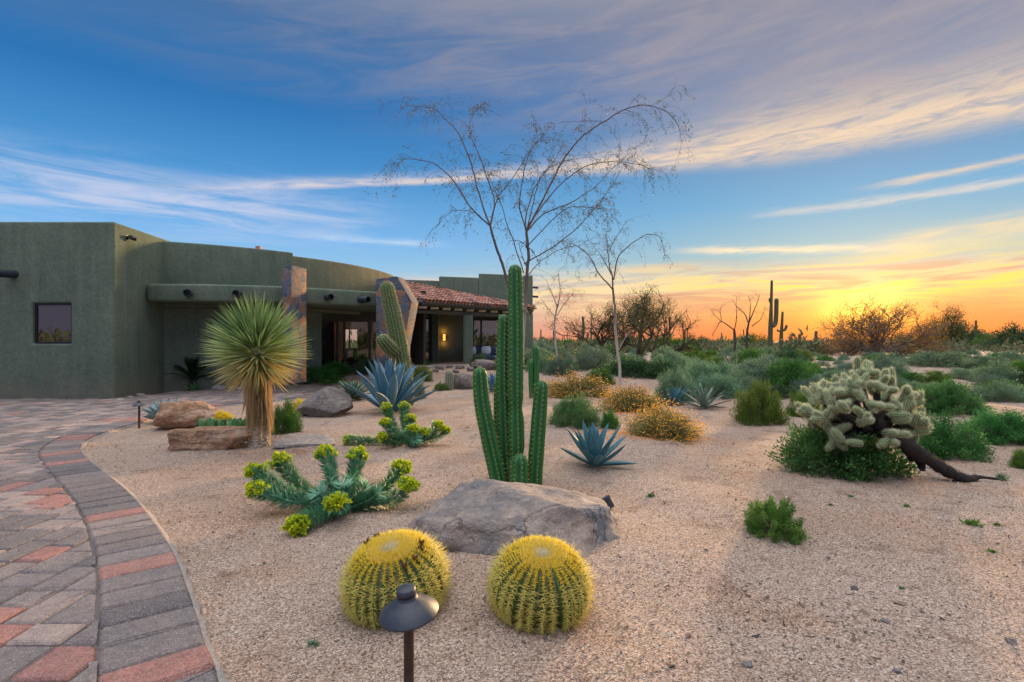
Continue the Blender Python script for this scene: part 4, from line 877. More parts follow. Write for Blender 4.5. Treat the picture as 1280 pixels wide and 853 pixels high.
# ------------------------------------------------------------------ lamps in the garden
def build_lamps():
    m, b, p = material('bronze_lamp'); v = coords(b); c = b.ramp(b.noise(v, 30, 6, .7), [(.3, (.030, .036, .048)), (.7, (.055, .062, .078))]); b.set(p.inputs['Base Color'], c); p.inputs['Roughness'].default_value = .48; p.inputs['Metallic'].default_value = .35; b.set(p.inputs['Normal'], b.bump(b.noise(v, 160, 4), .12, .004))
    rust = plain('weathered_post', (.075, .05, .036), .6, .3, nscale=40, namt=.5)
    def lathe(prof, n=48):
        g = Geo(); th = np.arange(n)*2*PI/n; k = len(prof); V = np.concatenate([np.c_[r*np.cos(th), r*np.sin(th), np.full(n, z)] for r, z in prof]); i = np.arange(k-1)[:, None]*n; j = np.arange(n)[None]; kk = (j+1) % n
        g.add(V, np.stack([i+j, i+kk, i+n+kk, i+n+j], -1).reshape(-1, 4)); return g
    def path_light(label, px, py_rim, wpx, Y, tilt):
        r = size(wpx, Y)/2; zr = zz(py_rim, Y); x, y = xy(px, Y); gz = tz1(x, y); t = thing('path_light', label, 'garden light', (x, y, gz), 'path lights beside the driveway'); k = r/.1; h = zr-gz
        hat = lathe([(.0, .066*k), (.030*k, .066*k), (.031*k, .062*k), (.033*k, .05*k), (.037*k, .046*k), (.06*k, .030*k), (.099*k, -.001), (.1*k, -.004*k), (.099*k, -.007*k), (.094*k, -.006*k), (.05*k, .022*k), (.0, .03*k)]).build('lamp_shade', m, t); hat.location.z = h; hat.rotation_euler = tilt
        cap = lathe([(0, .084*k), (.026*k, .084*k), (.031*k, .080*k), (.033*k, .066*k), (.032*k, .058*k), (0, .058*k)]).build('cap', m, hat)
        lathe([(.017*k, -.1), (.017*k, h-.004), (.021*k, h-.002), (.021*k, h+.03*k), (0, h+.03*k)], 20).build('post', rust, t)
    path_light('dark bronze cone shaded path light in front of the left barrel cactus', 511, 764, 75, 1.6, (.12, -.10, 0))
    path_light('small path light standing by the blue rosette agave at the driveway edge', 174, 507, 15, 7.9, (0, 0, 0))
    def spotlight(label, px, py, Y, d, L, r, cop=True):
        p = at(px, py, Y); gz = tz1(p.x, p.y); t = thing('spotlight', label, 'garden light', (p.x, p.y, gz)); q = Vector(d).normalized(); c = Vector((0, 0, max(.06, p.z-gz)))
        bm = bmesh.new(); cyl(bm, c-q*L*.5, c+q*L*.5, r, 20); cyl(bm, c+q*L*.505, c+q*L*.62, r*1.12, 20); bmobj('housing', bm, m, t)
        bm = bmesh.new(); cyl(bm, Vector((0, 0, -.05)), c-q*L*.2, r*.35, 12); bmobj('stake', bm, MATS['dried_brown'] if cop else rust, t)
    spotlight('black spotlight propped against the front of the flat layered rock', 233, 557, 6.45, (.55, .1, .8), .17, .042)
    spotlight('small dark spotlight tilted in the gravel at the boulder\'s right end', 761, 632, 4.12, (-.45, .1, .85), .085, .035, False)

def build_rocks():
    B = MATS['boulder_stone']
    def r_(name, label, mt, px, pyb, wpx, hpx, seed, ydep=.75, Y=None, sink=.18, **k):
        g0 = G(px, pyb); Yf = g0.y; w = wpx*Yf/F; d = w*ydep; yc = Yf+d*.42; w = wpx*yc/F; h = (H+(HY-(pyb-hpx))*(yc+d*.05)/F)-tz1((px-640)*yc/F, yc); h = max(.06, h); hh = h*(1+sink)
        x = (px-640)*yc/F; return rock(name, label, mt, (x, yc, tz1(x, yc)+h-hh/2), (w*1.03, d, hh*1.03), seed, **k)
    g0 = at(637, 427, 3.50); gz = tz1(g0.x, g0.y); bw = size(256, 3.50)
    rock('boulder', 'big grey and tan granite boulder behind the two barrel cacti', B, (g0.x, g0.y, gz-.02), (bw*.98, bw*.70, .80), 11, rz=-.06, cuts=9, sub=6, rough=.085, pw=7, cr=(1.0, 1.3), planes=[((-.22, -.25, 1), .80), ((.30, .12, 1), .84), ((.05, -1, .30), .90), ((-.9, -.8, .25), 1.02), ((-.35, -1, -.2), .92), ((.9, -.5, .35), .96), ((-1, .2, .5), .95), ((.5, -1, .6), .98)])
    r_('boulder', 'rust streaked rock between the blue rosette agave and the flat layered rock', MATS['red_stone'], 230, 537, 64, 32, 21, .6, cuts=16, rough=.15, pw=4, cr=(.86, 1.15), rz=.15)
    r_('boulder', 'flat topped layered rock with orange end beside the yucca trunk', MATS['red_stone'], 266, 563, 88, 34, 33, .55, cuts=18, rough=.13, pw=4.2, cr=(.88, 1.2), planes=[((0, 0, 1), .62), ((0, -1, .1), .8)])
    r_('boulder', 'pointed grey rock left of the big blue agave', MATS['grey_stone'], 405, 523, 62, 40, 45, .8, cuts=10, planes=[((-.75, -.3, .8), .55), ((.75, -.3, .75), .58), ((.2, -1, .5), .62)])
    r_('boulder', 'grey rock beside the small hairy cactus', MATS['grey_stone'], 578, 487, 30, 19, 51, .8); r_('boulder', 'low grey rock in front of the porch column', MATS['grey_stone'], 606, 463, 34, 13, 57, .7)
    rs = np.random.default_rng(3); spots = [(505, 462, 9, 5), (520, 461, 10, 5), (533, 460, 8, 4), (550, 461, 12, 6), (562, 459, 9, 5), (575, 460, 11, 5), (545, 464, 8, 4), (588, 463, 10, 6), (527, 465, 7, 4), (570, 464, 8, 4)]
    for i, (px, py, w, h) in enumerate(spots): r_('edging_stone', 'small tan stone in the loose row edging the porch planting', MATS['grey_stone'], px, py+1.5, w, h, 60+i, .8, group='stones edging the porch bed', sub=3)
    for i, (px, py, w, h) in enumerate([(150, 502, 12, 4), (163, 499, 10, 4), (175, 496, 12, 4), (186, 494, 9, 4), (272, 489, 16, 7), (290, 488, 12, 5), (300, 489, 11, 5)]): r_('edging_stone', 'pale flat stone edging the bed below the left wing wall', MATS['slab_stone'], px, py, w, h, 80+i, .8, group='stones edging the wall bed', sub=3)
    # flat stepping slab
    g0 = G(378, 557); rock('stone_slab', 'thin pale flat slab lying in the gravel right of the yucca', MATS['slab_stone'], (g0.x, g0.y+.14, g0.z+.045), (size(68, 6.8), .55, .07), 91, lean=(.16, .03), rz=.25, cuts=8, rough=.03, planes=[((0, 0, 1), .6), ((0, -1, 0), .8), ((0, 1, 0), .8), ((1, .2, 0), .85), ((-1, .3, 0), .85)])
    for i, (px, py, w, lab) in enumerate([(934, 833, 13, 'blue grey pebble near the bottom edge of the gravel'), (1264, 803, 15, 'blue grey stone near the right edge of the gravel'), (1107, 778, 10, 'dark pebble beside the brown soil patch'), (1121, 840, 10, 'dark grey pebble low on the gravel below the brown soil patch'), (1036, 698, 6, 'small grey stone beside the lone green shrub'), (1013, 781, 6, 'small blue pebble in the open gravel below the lone green shrub')]):
        g0 = G(px, py); w_ = w*g0.y/F; rock('pebble', lab, MATS['boulder_stone'], (g0.x, g0.y, g0.z+w_*.12), (w_, w_*.7, w_*.5), 120+i, rz=i, cuts=8, sub=3, group='larger pebbles on the gravel')
    # loose gravel near the camera, too fine to count
    n = 30000; Y = 1.6+6.4*RNG.uniform(0, 1, n)**1.25; X = (RNG.uniform(-.95, .98, n))*Y; k = sdist(X, Y) > .05; X, Y = X[k], Y[k]; n = len(X); Z = tz(X, Y); s = .0031*np.exp(RNG.normal(0, .38, n))*(1+.08*Y); s = np.minimum(s, .016)
    o = np.array([[1, 0, 0], [0, 1, 0], [-1, 0, 0], [0, -1, 0], [0, 0, .8], [0, 0, -.6]]); a = RNG.uniform(0, 2*PI, n); sc3 = RNG.uniform(.65, 1.35, (n, 1, 3)); V = o[None]*sc3+RNG.normal(0, .16, (n, 6, 3)); c, s_ = np.cos(a)[:, None], np.sin(a)[:, None]
    V = np.stack([V[..., 0]*c-V[..., 1]*s_, V[..., 0]*s_+V[..., 1]*c, V[..., 2]], -1)*s[:, None, None]+np.stack([X, Y, Z+s*.25], 1)[:, None]
    f = (np.arange(n)*6)[:, None, None]+np.array([[0, 1, 4], [1, 2, 4], [2, 3, 4], [3, 0, 4], [1, 0, 5], [2, 1, 5], [3, 2, 5], [0, 3, 5]])[None]; g = Geo(); g.add(V.reshape(-1, 3), f.reshape(-1, 3), np.repeat(RNG.uniform(0, 1, n), 6))
    m, b, p = material('gravel_grain'); r, _, _ = tintnode(b); b.set(p.inputs['Base Color'], b.ramp(r, [(0, (.06, .055, .055)), (.14, (.17, .115, .09)), (.4, (.36, .25, .18)), (.75, (.50, .37, .28)), (1, (.64, .54, .45))])); p.inputs['Roughness'].default_value = .9
    n = 1500; Y = 1.7+9*RNG.uniform(0, 1, n)**1.15; X = RNG.uniform(-.92, .98, n)*Y; k = sdist(X, Y) > .08; X, Y = X[k], Y[k]; cl = np.array([mnoise.noise(Vector((x*.6+9, y*.6, 7))) for x, y in zip(X, Y)])+RNG.normal(0, .3, len(X)); k = cl > .1; X, Y = X[k], Y[k]; n = len(X); s = .008*np.exp(RNG.normal(0, .35, n)); a = RNG.uniform(0, 2*PI, n)
    V = o[None]*RNG.uniform(.6, 1.4, (n, 1, 3))+RNG.normal(0, .18, (n, 6, 3)); c, s_ = np.cos(a)[:, None], np.sin(a)[:, None]; V = np.stack([V[..., 0]*c-V[..., 1]*s_, V[..., 0]*s_+V[..., 1]*c, V[..., 2]*.7], -1)*s[:, None, None]+np.stack([X, Y, tz(X, Y)+s*.2], 1)[:, None]
    f = (np.arange(n)*6)[:, None, None]+np.array([[0, 1, 4], [1, 2, 4], [2, 3, 4], [3, 0, 4], [1, 0, 5], [2, 1, 5], [3, 2, 5], [0, 3, 5]])[None]; g.add(V.reshape(-1, 3), f.reshape(-1, 3), np.repeat(RNG.uniform(0, .7, n)**1.5, 6))
    P2 = []
    for px, py, sp_, n in ((1095, 775, .22, 260), (1268, 640, .16, 120), (890, 735, .2, 90), (1040, 790, .3, 160)):
        g0 = G(px, py); q = RNG.normal(0, sp_, (n, 2))*np.array([1.3, .8])+np.array([g0.x, g0.y]); P2.append(q)
    P2 = np.concatenate(P2)
    g2 = Geo(); n = 2600; Y = 1.7+9*RNG.uniform(0, 1, n)**1.2; X = RNG.uniform(-.9, .98, n)*Y; k = sdist(X, Y) > .1; X, Y = X[k], Y[k]; n = len(X); clump = np.array([mnoise.noise(Vector((x*.8, y*.8, 3))) for x, y in zip(X, Y)]); k = clump+RNG.normal(0, .25, n) > .02; X, Y = np.r_[X[k], P2[:, 0]], np.r_[Y[k], P2[:, 1]]; n = len(X); sz = .008*np.exp(RNG.normal(0, .5, n)); ang = RNG.uniform(0, 6.3, n); P = np.c_[X, Y, tz(X, Y)+.004]; leaves(g2, P, np.c_[np.cos(ang), np.sin(ang), RNG.normal(0, .25, n)], sz*2.2, sz, RNG.uniform(0, 1, n), side=np.tile([0, 0, 1.], (n, 1))+RNG.normal(0, .3, (n, 3)), fold=.2); tag(g2.build('leaf_litter', MATS['litter']), 'dark dry leaf and bark litter strewn over the gravel', 'litter', kind='stuff')
    tag(g.build('loose_gravel', m, sm=False), 'loose granite grains lying over the gravel bed', 'gravel', kind='stuff')

# ------------------------------------------------------------------ garden plants
def build_garden():
    golden_barrel(500, 740, 2.56, 122, 120, 5, 'golden barrel cactus with dried brown flowers behind the path light', dead=6)
    golden_barrel(673, 745, 2.50, 119, 128, 9, 'golden barrel cactus without dried flowers in front of the boulder\'s right half')
    # cereus behind the boulder
    Y = 4.75; b0 = at(645, 427, Y); b0.z = tz1(b0.x, b0.y)-.05; t = thing('column_cactus', 'tall green column cactus of several upright stems behind the boulder', 'cactus', b0); C = MATS['cereus_skin']
    for pts, w, dy, tp in (([(628, 625), (621, 590), (612, 550), (603, 505), (600, 470)], 20, 0, ([0, .1, .8, 1], [.95, 1.05, 1, .92])), ([(632, 628), (632, 580), (630, 520), (629, 460), (630, 402)], 19, .10, ([0, .2, .6, 1], [1.15, 1.1, 1, .82])),
                           ([(645, 628), (645, 580), (646, 560), (645, 500), (645, 420), (644, 341)], 20, .0, ([0, .16, .2, .24, .36, .41, .46, .8, 1], [1.0, 1.12, .78, 1.05, 1.02, .78, .98, .95, .86])), ([(649, 626), (650, 600), (650, 580)], 21, -.13, ([0, .5, 1], [1, 1.05, .95])),
                           ([(667, 628), (669, 590), (672, 550), (675, 510), (677, 486)], 19, -.02, ([0, .2, .8, 1], [1, 1.05, 1, .9])), ([(622, 605), (622, 560), (622, 520), (622, 482)], 11, .22, ([0, 1], [1, .9]))):
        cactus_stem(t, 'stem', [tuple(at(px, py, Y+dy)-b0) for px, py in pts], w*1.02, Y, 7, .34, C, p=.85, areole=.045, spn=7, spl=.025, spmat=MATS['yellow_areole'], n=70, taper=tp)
    Y = 12.0; b0 = at(668, 427, Y); b0.z = tz1(b0.x, b0.y)-.05; t = thing('column_cactus', 'slender green column cactus behind the right stem of the tall cactus', 'cactus', b0)
    for pts, w in (([(669, 500), (670, 470), (670, 437)], 8), ([(665, 498), (664, 475), (664, 455)], 7)): cactus_stem(t, 'stem', [tuple(at(px, py, Y)-b0) for px, py in pts], w, Y, 6, .3, C, n=24, areole=None or .12, spn=1, spl=.02)
    # ribbed arching cactus behind the blue agave
    Y = 10.6; b0 = at(514, 427, Y); b0.z = tz1(b0.x, b0.y)-.05; t = thing('saguaro_cactus', 'leaning ribbed cactus with one stubby arm behind the big blue agave', 'cactus', b0); K = MATS['saguaro_skin']
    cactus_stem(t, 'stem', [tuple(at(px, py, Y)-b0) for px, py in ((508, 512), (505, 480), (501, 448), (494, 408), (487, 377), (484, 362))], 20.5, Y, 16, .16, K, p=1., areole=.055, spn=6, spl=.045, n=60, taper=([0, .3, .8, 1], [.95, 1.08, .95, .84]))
    A = [at(500, 446, Y), at(494, 441, Y-.12), at(486, 434, Y-.28), at(480, 427, Y-.36)]; cactus_stem(t, 'arm', [tuple(q-b0) for q in A], 17, Y, 13, .17, K, p=1., areole=.05, spn=6, spl=.045, n=26, taper=([0, .4, 1], [.7, 1, .95]))
    Y = 13.9; b0 = G(561, 487); t = thing('hairy_cactus', 'small cream hairy columnar cactus beside a grey rock', 'cactus', b0); cactus_stem(t, 'stem', [(0, 0, -.02), (0, 0, .2), (.01, 0, size(21, Y)-.06)], 10.5, Y, 14, .15, MATS['hairy_skin'], areole=.035, spn=7, spl=.035, spmat=MATS['white_hair'], n=20)
    # agaves
    agave('blue_agave', 'large blue agave with broad upright leaves in front of the leaning cactus', 'agave', G(487, 515), 32, size(70, 9.3), size(13, 9.3), MATS['agave_blue'], 3, el=(.28, 1.52), curve=(.0, .42), core=.12, lpow=.62, low=.95)
    agave('blue_agave', 'medium deep blue agave standing alone right of the tall column cactus', 'agave', G(743, 584), 26, size(58, 5.4), size(12.5, 5.4), MATS['agave_deep'], 8, el=(.12, 1.5), curve=(-.45, .15), core=.05, lpow=.75)
    agave('blue_agave', 'small blue agave in front of the porch window', 'agave', G(616, 490), 18, size(27, 13.4), size(5, 13.4), MATS['agave_blue'], 12, el=(.35, 1.5), curve=(0, .3))
    agave('green_agave', 'teal green agave with narrow leaves left of the big blue agave', 'agave', G(441, 500), 46, size(34, 11), size(4.6, 11), MATS['agave_green'], 15, el=(.0, 1.4), curve=(.0, .6), each=True)
    agave('pale_agave', 'pale green agave with thin rigid leaves among the grey green shrubs', 'agave', G(880, 511), 26, size(40, 9.8), size(4.2, 9.8), MATS['agave_pale'], 18, el=(.1, 1.35), curve=(-.1, .25)); agave('blue_agave', 'bluish agave half buried in the shrubs beside the pale agave', 'agave', G(843, 507), 22, size(32, 10), size(4.6, 10), MATS['agave_deep'], 19, el=(.2, 1.45), curve=(0, .3))
    agave('rosette_agave', 'pale blue cabbage shaped agave behind the rust streaked rock', 'agave', G(209, 528), 40, size(31, 8.0), size(13, 8.0), MATS['agave_rosette'], 22, el=(.15, 1.45), curve=(-.5, .0), core=.06, th=.10, cup=.3, prof=([0, .2, .6, .85, .95, 1], [.5, .7, 1, .7, .3, .01]))
    for k, (px, py, n, L, lab) in enumerate(((188, 489, 20, 15, 'small spiky green plant below the left wing side wall'), (243, 490, 16, 17, 'bright green spiky plant in front of the sago palm'))):
        agave('spiky_plant', lab, 'plant', G(px, py), n, size(L, 12), size(3.2, 12), MATS['paddle_green'], 30+k, el=(.3, 1.4), curve=(.1, .6), each=False)
    # paddles among the rocks
    g0 = G(276, 538); t = thing('prickly_pear', 'low cluster of bright green cactus pads behind the flat layered rock', 'cactus', g0); rs = np.random.default_rng(4)
    for k in range(32):
        g = Geo(); w = size(7, 7.8)*rs.uniform(.8, 1.2); h = size(14, 7.8)*rs.uniform(.8, 1.2); th = np.linspace(0, 2*PI, 18, endpoint=False); V = []; fr = np.linspace(-1, 1, 7)
        for q in fr: rr = math.sqrt(max(0, 1-q*q))**.6; V.append(np.c_[np.cos(th)*w/2*(.35+.65*rr), np.full(18, q*w*.13), np.sin(th)*h/2*(.35+.65*rr)+h/2])
        V = np.concatenate(V); i = np.arange(6)[:, None]*18; j = np.arange(18)[None]; kk = (j+1) % 18; g.add(V, np.stack([i+j, i+kk, i+18+kk, i+18+j], -1).reshape(-1, 4), rs.uniform(0, 1)); g.add(V[:18], [list(range(18))], .5); g.add(V[-18:], [list(range(18))[::-1]], .5)
        o = g.build('pad', MATS['paddle_green'], t); o.location = (size(rs.uniform(-32, 30), 7.8), rs.uniform(-.12, .12), -.02+.04*rs.uniform(0, 1)); o.rotation_euler = (rs.normal(0, .25), rs.normal(0, .3), rs.uniform(-1, 1))
    # yucca
    b0 = G(324, 557); Y = b0.y/S; hd = at(322, 442, Y)-b0; t = thing('yucca', 'round headed yucca with spherical fan of thin leaves and thatched trunk', 'yucca', b0); rs = np.random.default_rng(6); R = size(64, Y)
    g = Geo(); tube(g, [(0, 0, -.05), (0, 0, .1), (.01, 0, .35), tuple(hd)], [size(14.5, Y), size(13, Y), size(10.5, Y), size(9, Y)], 20); g.build('trunk', MATS['yucca_trunk'], t)
    n = 950; z = rs.uniform(-.72, 1, n); a = rs.uniform(0, 2*PI, n); q = np.sqrt(1-z*z); D = np.c_[q*np.cos(a), q*np.sin(a), z]; base = np.array(hd)[None]+D*.05+np.c_[0*z, 0*z, z*.12]; low = smooth(.15, -.65, z); L = R*rs.uniform(.84, 1.05, n)*(1-.18*low); tn = np.clip(.05+.40*smooth(.75, -.2, z)+.50*low*rs.uniform(.2, 1, n)+rs.normal(0, .09, n), 0, 1)
    g = Geo(); tip = D.copy(); tip[:, 2] -= .12*low
    leaves(g, base, tip, L, size(2.6, Y), tn, side=np.tile([0, 0, 1.], (n, 1))+rs.normal(0, .3, (n, 3)), fold=.015); g.build('leaves', MATS['leaf_yucca'], t)
    n = 900; a = rs.uniform(0, 2*PI, n); zt = rs.uniform(size(38, Y), hd.z-.02, n); rr = size(9.5, Y)*rs.uniform(.85, 1.25, n); base = np.c_[rr*np.cos(a), rr*np.sin(a), zt]; D = np.c_[np.cos(a)*.06, np.sin(a)*.06, -np.ones(n)]+rs.normal(0, .05, (n, 3)); g = Geo(); LL = np.minimum(zt-size(14, Y)*rs.uniform(.2, 2.0, n), R*rs.uniform(.5, .95, n)); leaves(g, base, D, np.maximum(LL, .08), size(2.0, Y), rs.uniform(0, 1, n), side=np.c_[-np.sin(a), np.cos(a), 0*a], fold=.02); g.build('thatch', MATS['thatch'], t)
    # sago palm
    b0 = G(241, 489); Y = b0.y/S; t = thing('sago_palm', 'dark green sago palm against the shaded house wall', 'palm', b0); g = Geo(); tube(g, [(0, 0, -.03), (0, 0, size(8, Y)), (0, 0, size(14, Y))], [size(5, Y), size(5.5, Y), size(3, Y)], 12); g.build('trunk', MATS['dark_bark'], t)
    for k in range(34):
        g = Geo(); a = k*2.4; e0 = rs.uniform(.25, 1.4); Lf = size(33, Y)*rs.uniform(.85, 1.1); P = [np.array([0, 0, size(12, Y)])]
        for s_ in range(16): e = e0+.25-.9*(s_/16)**1.4; P.append(P[-1]+np.array([math.cos(a)*math.cos(e), math.sin(a)*math.cos(e), math.sin(e)])*Lf/16)
        P = np.array(P); tube(g, P, np.linspace(.012, .004, 17), 4, .3, cap=False); T = unit(np.gradient(P, axis=0)); sd = np.array([-math.sin(a), math.cos(a), 0]); m = 48; q = np.linspace(.12, .99, m); bp = np.stack([np.interp(q, np.linspace(0, 1, 17), P[:, c]) for c in range(3)], 1); tp = np.stack([np.interp(q, np.linspace(0, 1, 17), T[:, c]) for c in range(3)], 1)
        for sg in (-1, 1): leaves(g, bp, tp*.8+sd*sg+np.array([0, 0, .25]), size(6.5, Y)*np.sin(.25+q*2.6)*1.0, .02, rs.uniform(0, 1, m), side=np.tile([0, 0, 1.], (m, 1)), fold=.03)
        g.build('frond', MATS['leaf_sago'], t)
    # gopher spurge, two plants
    LEAFY = {(440, 598), (458, 606), (412, 602), (474, 616), (398, 616), (428, 606), (508, 540), (520, 548)}
    def spurge(label, px, py, heads, hr, seed):
        b0 = G(px, py); t = thing('gopher_spurge', label, 'plant', b0); rs = np.random.default_rng(seed)
        for hx, hy, Y, sag in heads:
            hp = np.array(at(hx, hy, Y)-b0); out = hp*np.array([1, 1, 0]); P = resample(catmull([(0, 0, .02), tuple(out*.35+np.array([0, 0, max(.05, hp[2]*.28-sag*.5)])), tuple(out*.72+np.array([0, 0, max(.06, hp[2]*.62-sag)])), tuple(hp)], 8), 60); Ls = np.linalg.norm(np.diff(P, axis=0), axis=1).sum()
            g = Geo(); tube(g, P, np.linspace(.012, .007, 60), 7, .9); T, N, B = frames(P); m = int(900*Ls); q = rs.uniform(.10, 1., m)**.8; k = np.minimum((q*59).astype(int), 59); a = rs.uniform(0, 2*PI, m); o = np.cos(a)[:, None]*N[k]+np.sin(a)[:, None]*B[k]
            ln = size(13.5, 4)*(.72+.4*q)*rs.uniform(.8, 1.15, m)*(1 if hr > .09 else .78); leaves(g, P[k]+o*.006, o*1.15+T[k]*.55+np.array([0, 0, .1]), ln*1.32, ln*.19, np.clip(.2+.55*q+rs.normal(0, .15, m), 0, 1), side=T[k], fold=.05); st = g.build('stem', MATS['leaf_euphorbia'], t)
            if (hx, hy) in LEAFY: continue
            g = Geo(); tt = T[-1]; up = unit((tt*.7+np.array([0, 0, .6]))[None])[0]; nb = 34
            z = rs.uniform(-.35, 1, nb); a = rs.uniform(0, 2*PI, nb); f1 = unit(np.cross(up, [.3, .9, .1])[None])[0]; f2 = np.cross(up, f1); r_ = np.sqrt(np.maximum(0, 1-z*z)); U = up[None]*z[:, None]+f1[None]*(r_*np.cos(a))[:, None]+f2[None]*(r_*np.sin(a))[:, None]; cc = hp+U*hr*rs.uniform(.6, 1., nb)[:, None]*np.array([1, 1, .8])
            for c, u in zip(cc, U):
                mm = 13; d = u[None]*.6+rs.normal(0, .75, (mm, 3)); leaves(g, np.repeat(c[None], mm, 0), d, hr*.40*rs.uniform(.7, 1.2, mm), hr*.27, np.clip(rs.normal(.55, .25, mm), 0, 1))
                tube(g, [hp-up*hr*.2, (hp+c)/2, c], [.003, .002, .002], 3, .2, cap=False)
            g.build('flower_head', MATS['bract'], st)
    spurge('large gopher spurge with yellow green flower heads sprawling beside the boulder', 430, 640, [(350, 577, 4.15, .03), (320, 590, 3.95, .02), (322, 613, 3.85, .0), (408, 567, 4.2, .0), (447, 570, 4.3, .0), (501, 585, 4.15, .03), (509, 607, 4.0, .05), (372, 657, 3.55, .0), (421, 629, 3.65, -.03), (440, 598, 4.1, 0), (458, 606, 4.05, 0), (412, 602, 4.0, 0), (474, 616, 3.95, 0), (398, 616, 3.8, 0), (428, 606, 3.9, 0)], size(13, 4), 2)
    spurge('smaller gopher spurge with upright flower stems in front of the big blue agave', 508, 556, [(482, 509, 6.5, 0), (505, 508, 6.7, 0), (513, 524, 6.5, 0), (482, 529, 6.3, 0), (478, 547, 6.2, 0), (436, 550, 6.4, .04), (547, 532, 6.4, .02), (556, 538, 6.4, .03), (516, 536, 6.2, 0), (530, 541, 6.3, .02), (508, 540, 6.4, 0), (520, 548, 6.2, 0)], size(6.8, 6.6), 3)
    # cholla
    Y = 4.95; b0 = G(1203, 602); t = thing('cholla_cactus', 'leaning cholla cactus with dark bare trunk and glowing cream spined joints', 'cactus', b0); L_ = lambda px, py, Yq: np.array(at(px, py, Yq)-b0)
    g = Geo(); P = catmull([tuple(L_(1248, 607, 4.80)*np.array([1, 1, 0])+np.array([0, 0, .01])), tuple(L_(1225, 603, 4.86)*np.array([1, 1, 0])+np.array([0, 0, .015])), (0, 0, .03), tuple(L_(1165, 578, 4.78)), tuple(L_(1132, 556, 4.72)), tuple(L_(1106, 538, 4.85)), tuple(L_(1092, 527, 4.98))], 8); q = np.linspace(0, 1, len(P)); RR = size(1, 4.95)*np.interp(q, [0, .15, .3, .45, .65, .85, 1], [1.2, 2, 5, 7.8, 8.6, 9, 8]); tube(g, P, RR*(1+.12*RNG.normal(size=len(P))), 14)
    k = RNG.integers(14, len(P), 2600); a = RNG.normal(size=(2600, 3)); T, N, B = frames(P); o = unit(a-T[k]*(a*T[k]).sum(1)[:, None]); spines(g, P[k]+o*RR[k][:, None]*.95, o+RNG.normal(0, .5, (2600, 3)), RNG.uniform(.01, .03, 2600), .0016, RNG.uniform(0, .4, 2600), 1)
    for px, py, Yq in ((1138, 570, 4.8), (1152, 582, 4.8)): c = L_(px, py, Yq); tube(g, [c+np.array([.02, .1, .06]), c, c+np.array([0, -.02, -.05])], [.035, .035, .02], 8)
    g.build('trunk', [MATS['cholla_bark'], MATS['leaf_cholla_dry']], t)
    hub = L_(1094, 532, 5.0); cen = L_(1077, 522, 5.0); rx, rz_, ry = size(74, 5), size(56, 5), size(56, 5); J = []; rs = np.random.default_rng(12); GA = PI*(3-math.sqrt(5))
    na = 25; tips = []; asg = {}
    for k in range(na):
        z = min(.97, -.52+1.46*(k+.5)/na); a = k*GA; q = math.sqrt(1-z*z); u = np.array([math.cos(a)*q, math.sin(a)*q, z]); tp = cen+u*np.array([rx, ry, rz_])*(.64+rs.normal(0, .05)); tips.append(tp); J = []
        def chain(p, d, lev):
            l = size(11, 5)*rs.uniform(.8, 1.25); J.append((p+d*l, d, l))
            if lev == 0: return
            for _ in range(rs.integers(2, 4) if lev >= 2 else rs.integers(1, 3)):
                e = unit((d+rs.normal(0, .80, 3)+np.array([0, 0, .25]))[None])[0]; chain(p+d*l*rs.uniform(.55, .95), e, lev-1)
        d0 = unit((u*np.array([1, 1, .6])+np.array([0, 0, .38]))[None])[0]; chain(tp, d0, 3 if k % 4 == 0 else 2); asg[k] = J
    tips += [L_(1126, 532, 4.85), L_(1060, 546, 4.85)]
    for k, sp_ in ((25, ((1132, 524), (1140, 530), (1128, 540), (1146, 521), (1137, 543))), (26, ((1050, 549), (1062, 553), (1044, 541), (1099, 555)))): asg[k] = [(L_(px, py, 4.78+rs.uniform(-.1, .1)), unit(rs.normal(0, .5, 3)[None]+np.array([[0, -.3, .6]]))[0], size(14, 5)) for px, py in sp_]
    na = 27
    for k in range(na):
        g = Geo(); tube(g, catmull([tuple(hub), tuple(hub*.5+tips[k]*.5+np.array([0, 0, -.05])), tuple(tips[k])], 6), np.linspace(size(5.5, 5), size(3.6, 5), 13), 10, 0, 2)
        for q_i, (p_, d_, l) in enumerate(asg[k]):
            r = size(3.7, 5)*rs.uniform(.85, 1.15); s_ = p_-d_*l
            if k >= 25: tube(g, [tips[k], tips[k]*.5+s_*.5, s_], [size(2.6, 5)]*3, 7, 0, 2)
            A, D, U = ribbed(g, [tuple(s_+d_*q_*l) for q_ in np.linspace(0, 1, 7)], r*np.array([.55, .8, .95, 1, 1, .95, .85]), 10, .10, 1, 0, q=2, areole=size(2.2, 5))
            kk = np.repeat(np.arange(len(A)), 6); spines(g, A[kk], D[kk]*1.0+U[kk]*.35+rs.normal(0, .45, (len(kk), 3)), size(3.0, 5)*rs.uniform(.6, 1.3, len(kk)), .0010, rs.uniform(0, 1, len(kk)), 1)
            m = 26; tp = unit(rs.normal(0, .6, (m, 3))+d_); spines(g, np.repeat((s_+d_*(l+r*.6))[None], m, 0)+tp*r*.6, tp, size(3.6, 5)*rs.uniform(.6, 1.3, m), .0011, rs.uniform(0, 1, m), 1)
        g.build('branch', [MATS['cholla_joint'], MATS['cholla_spine'], MATS['cholla_bark']], t)

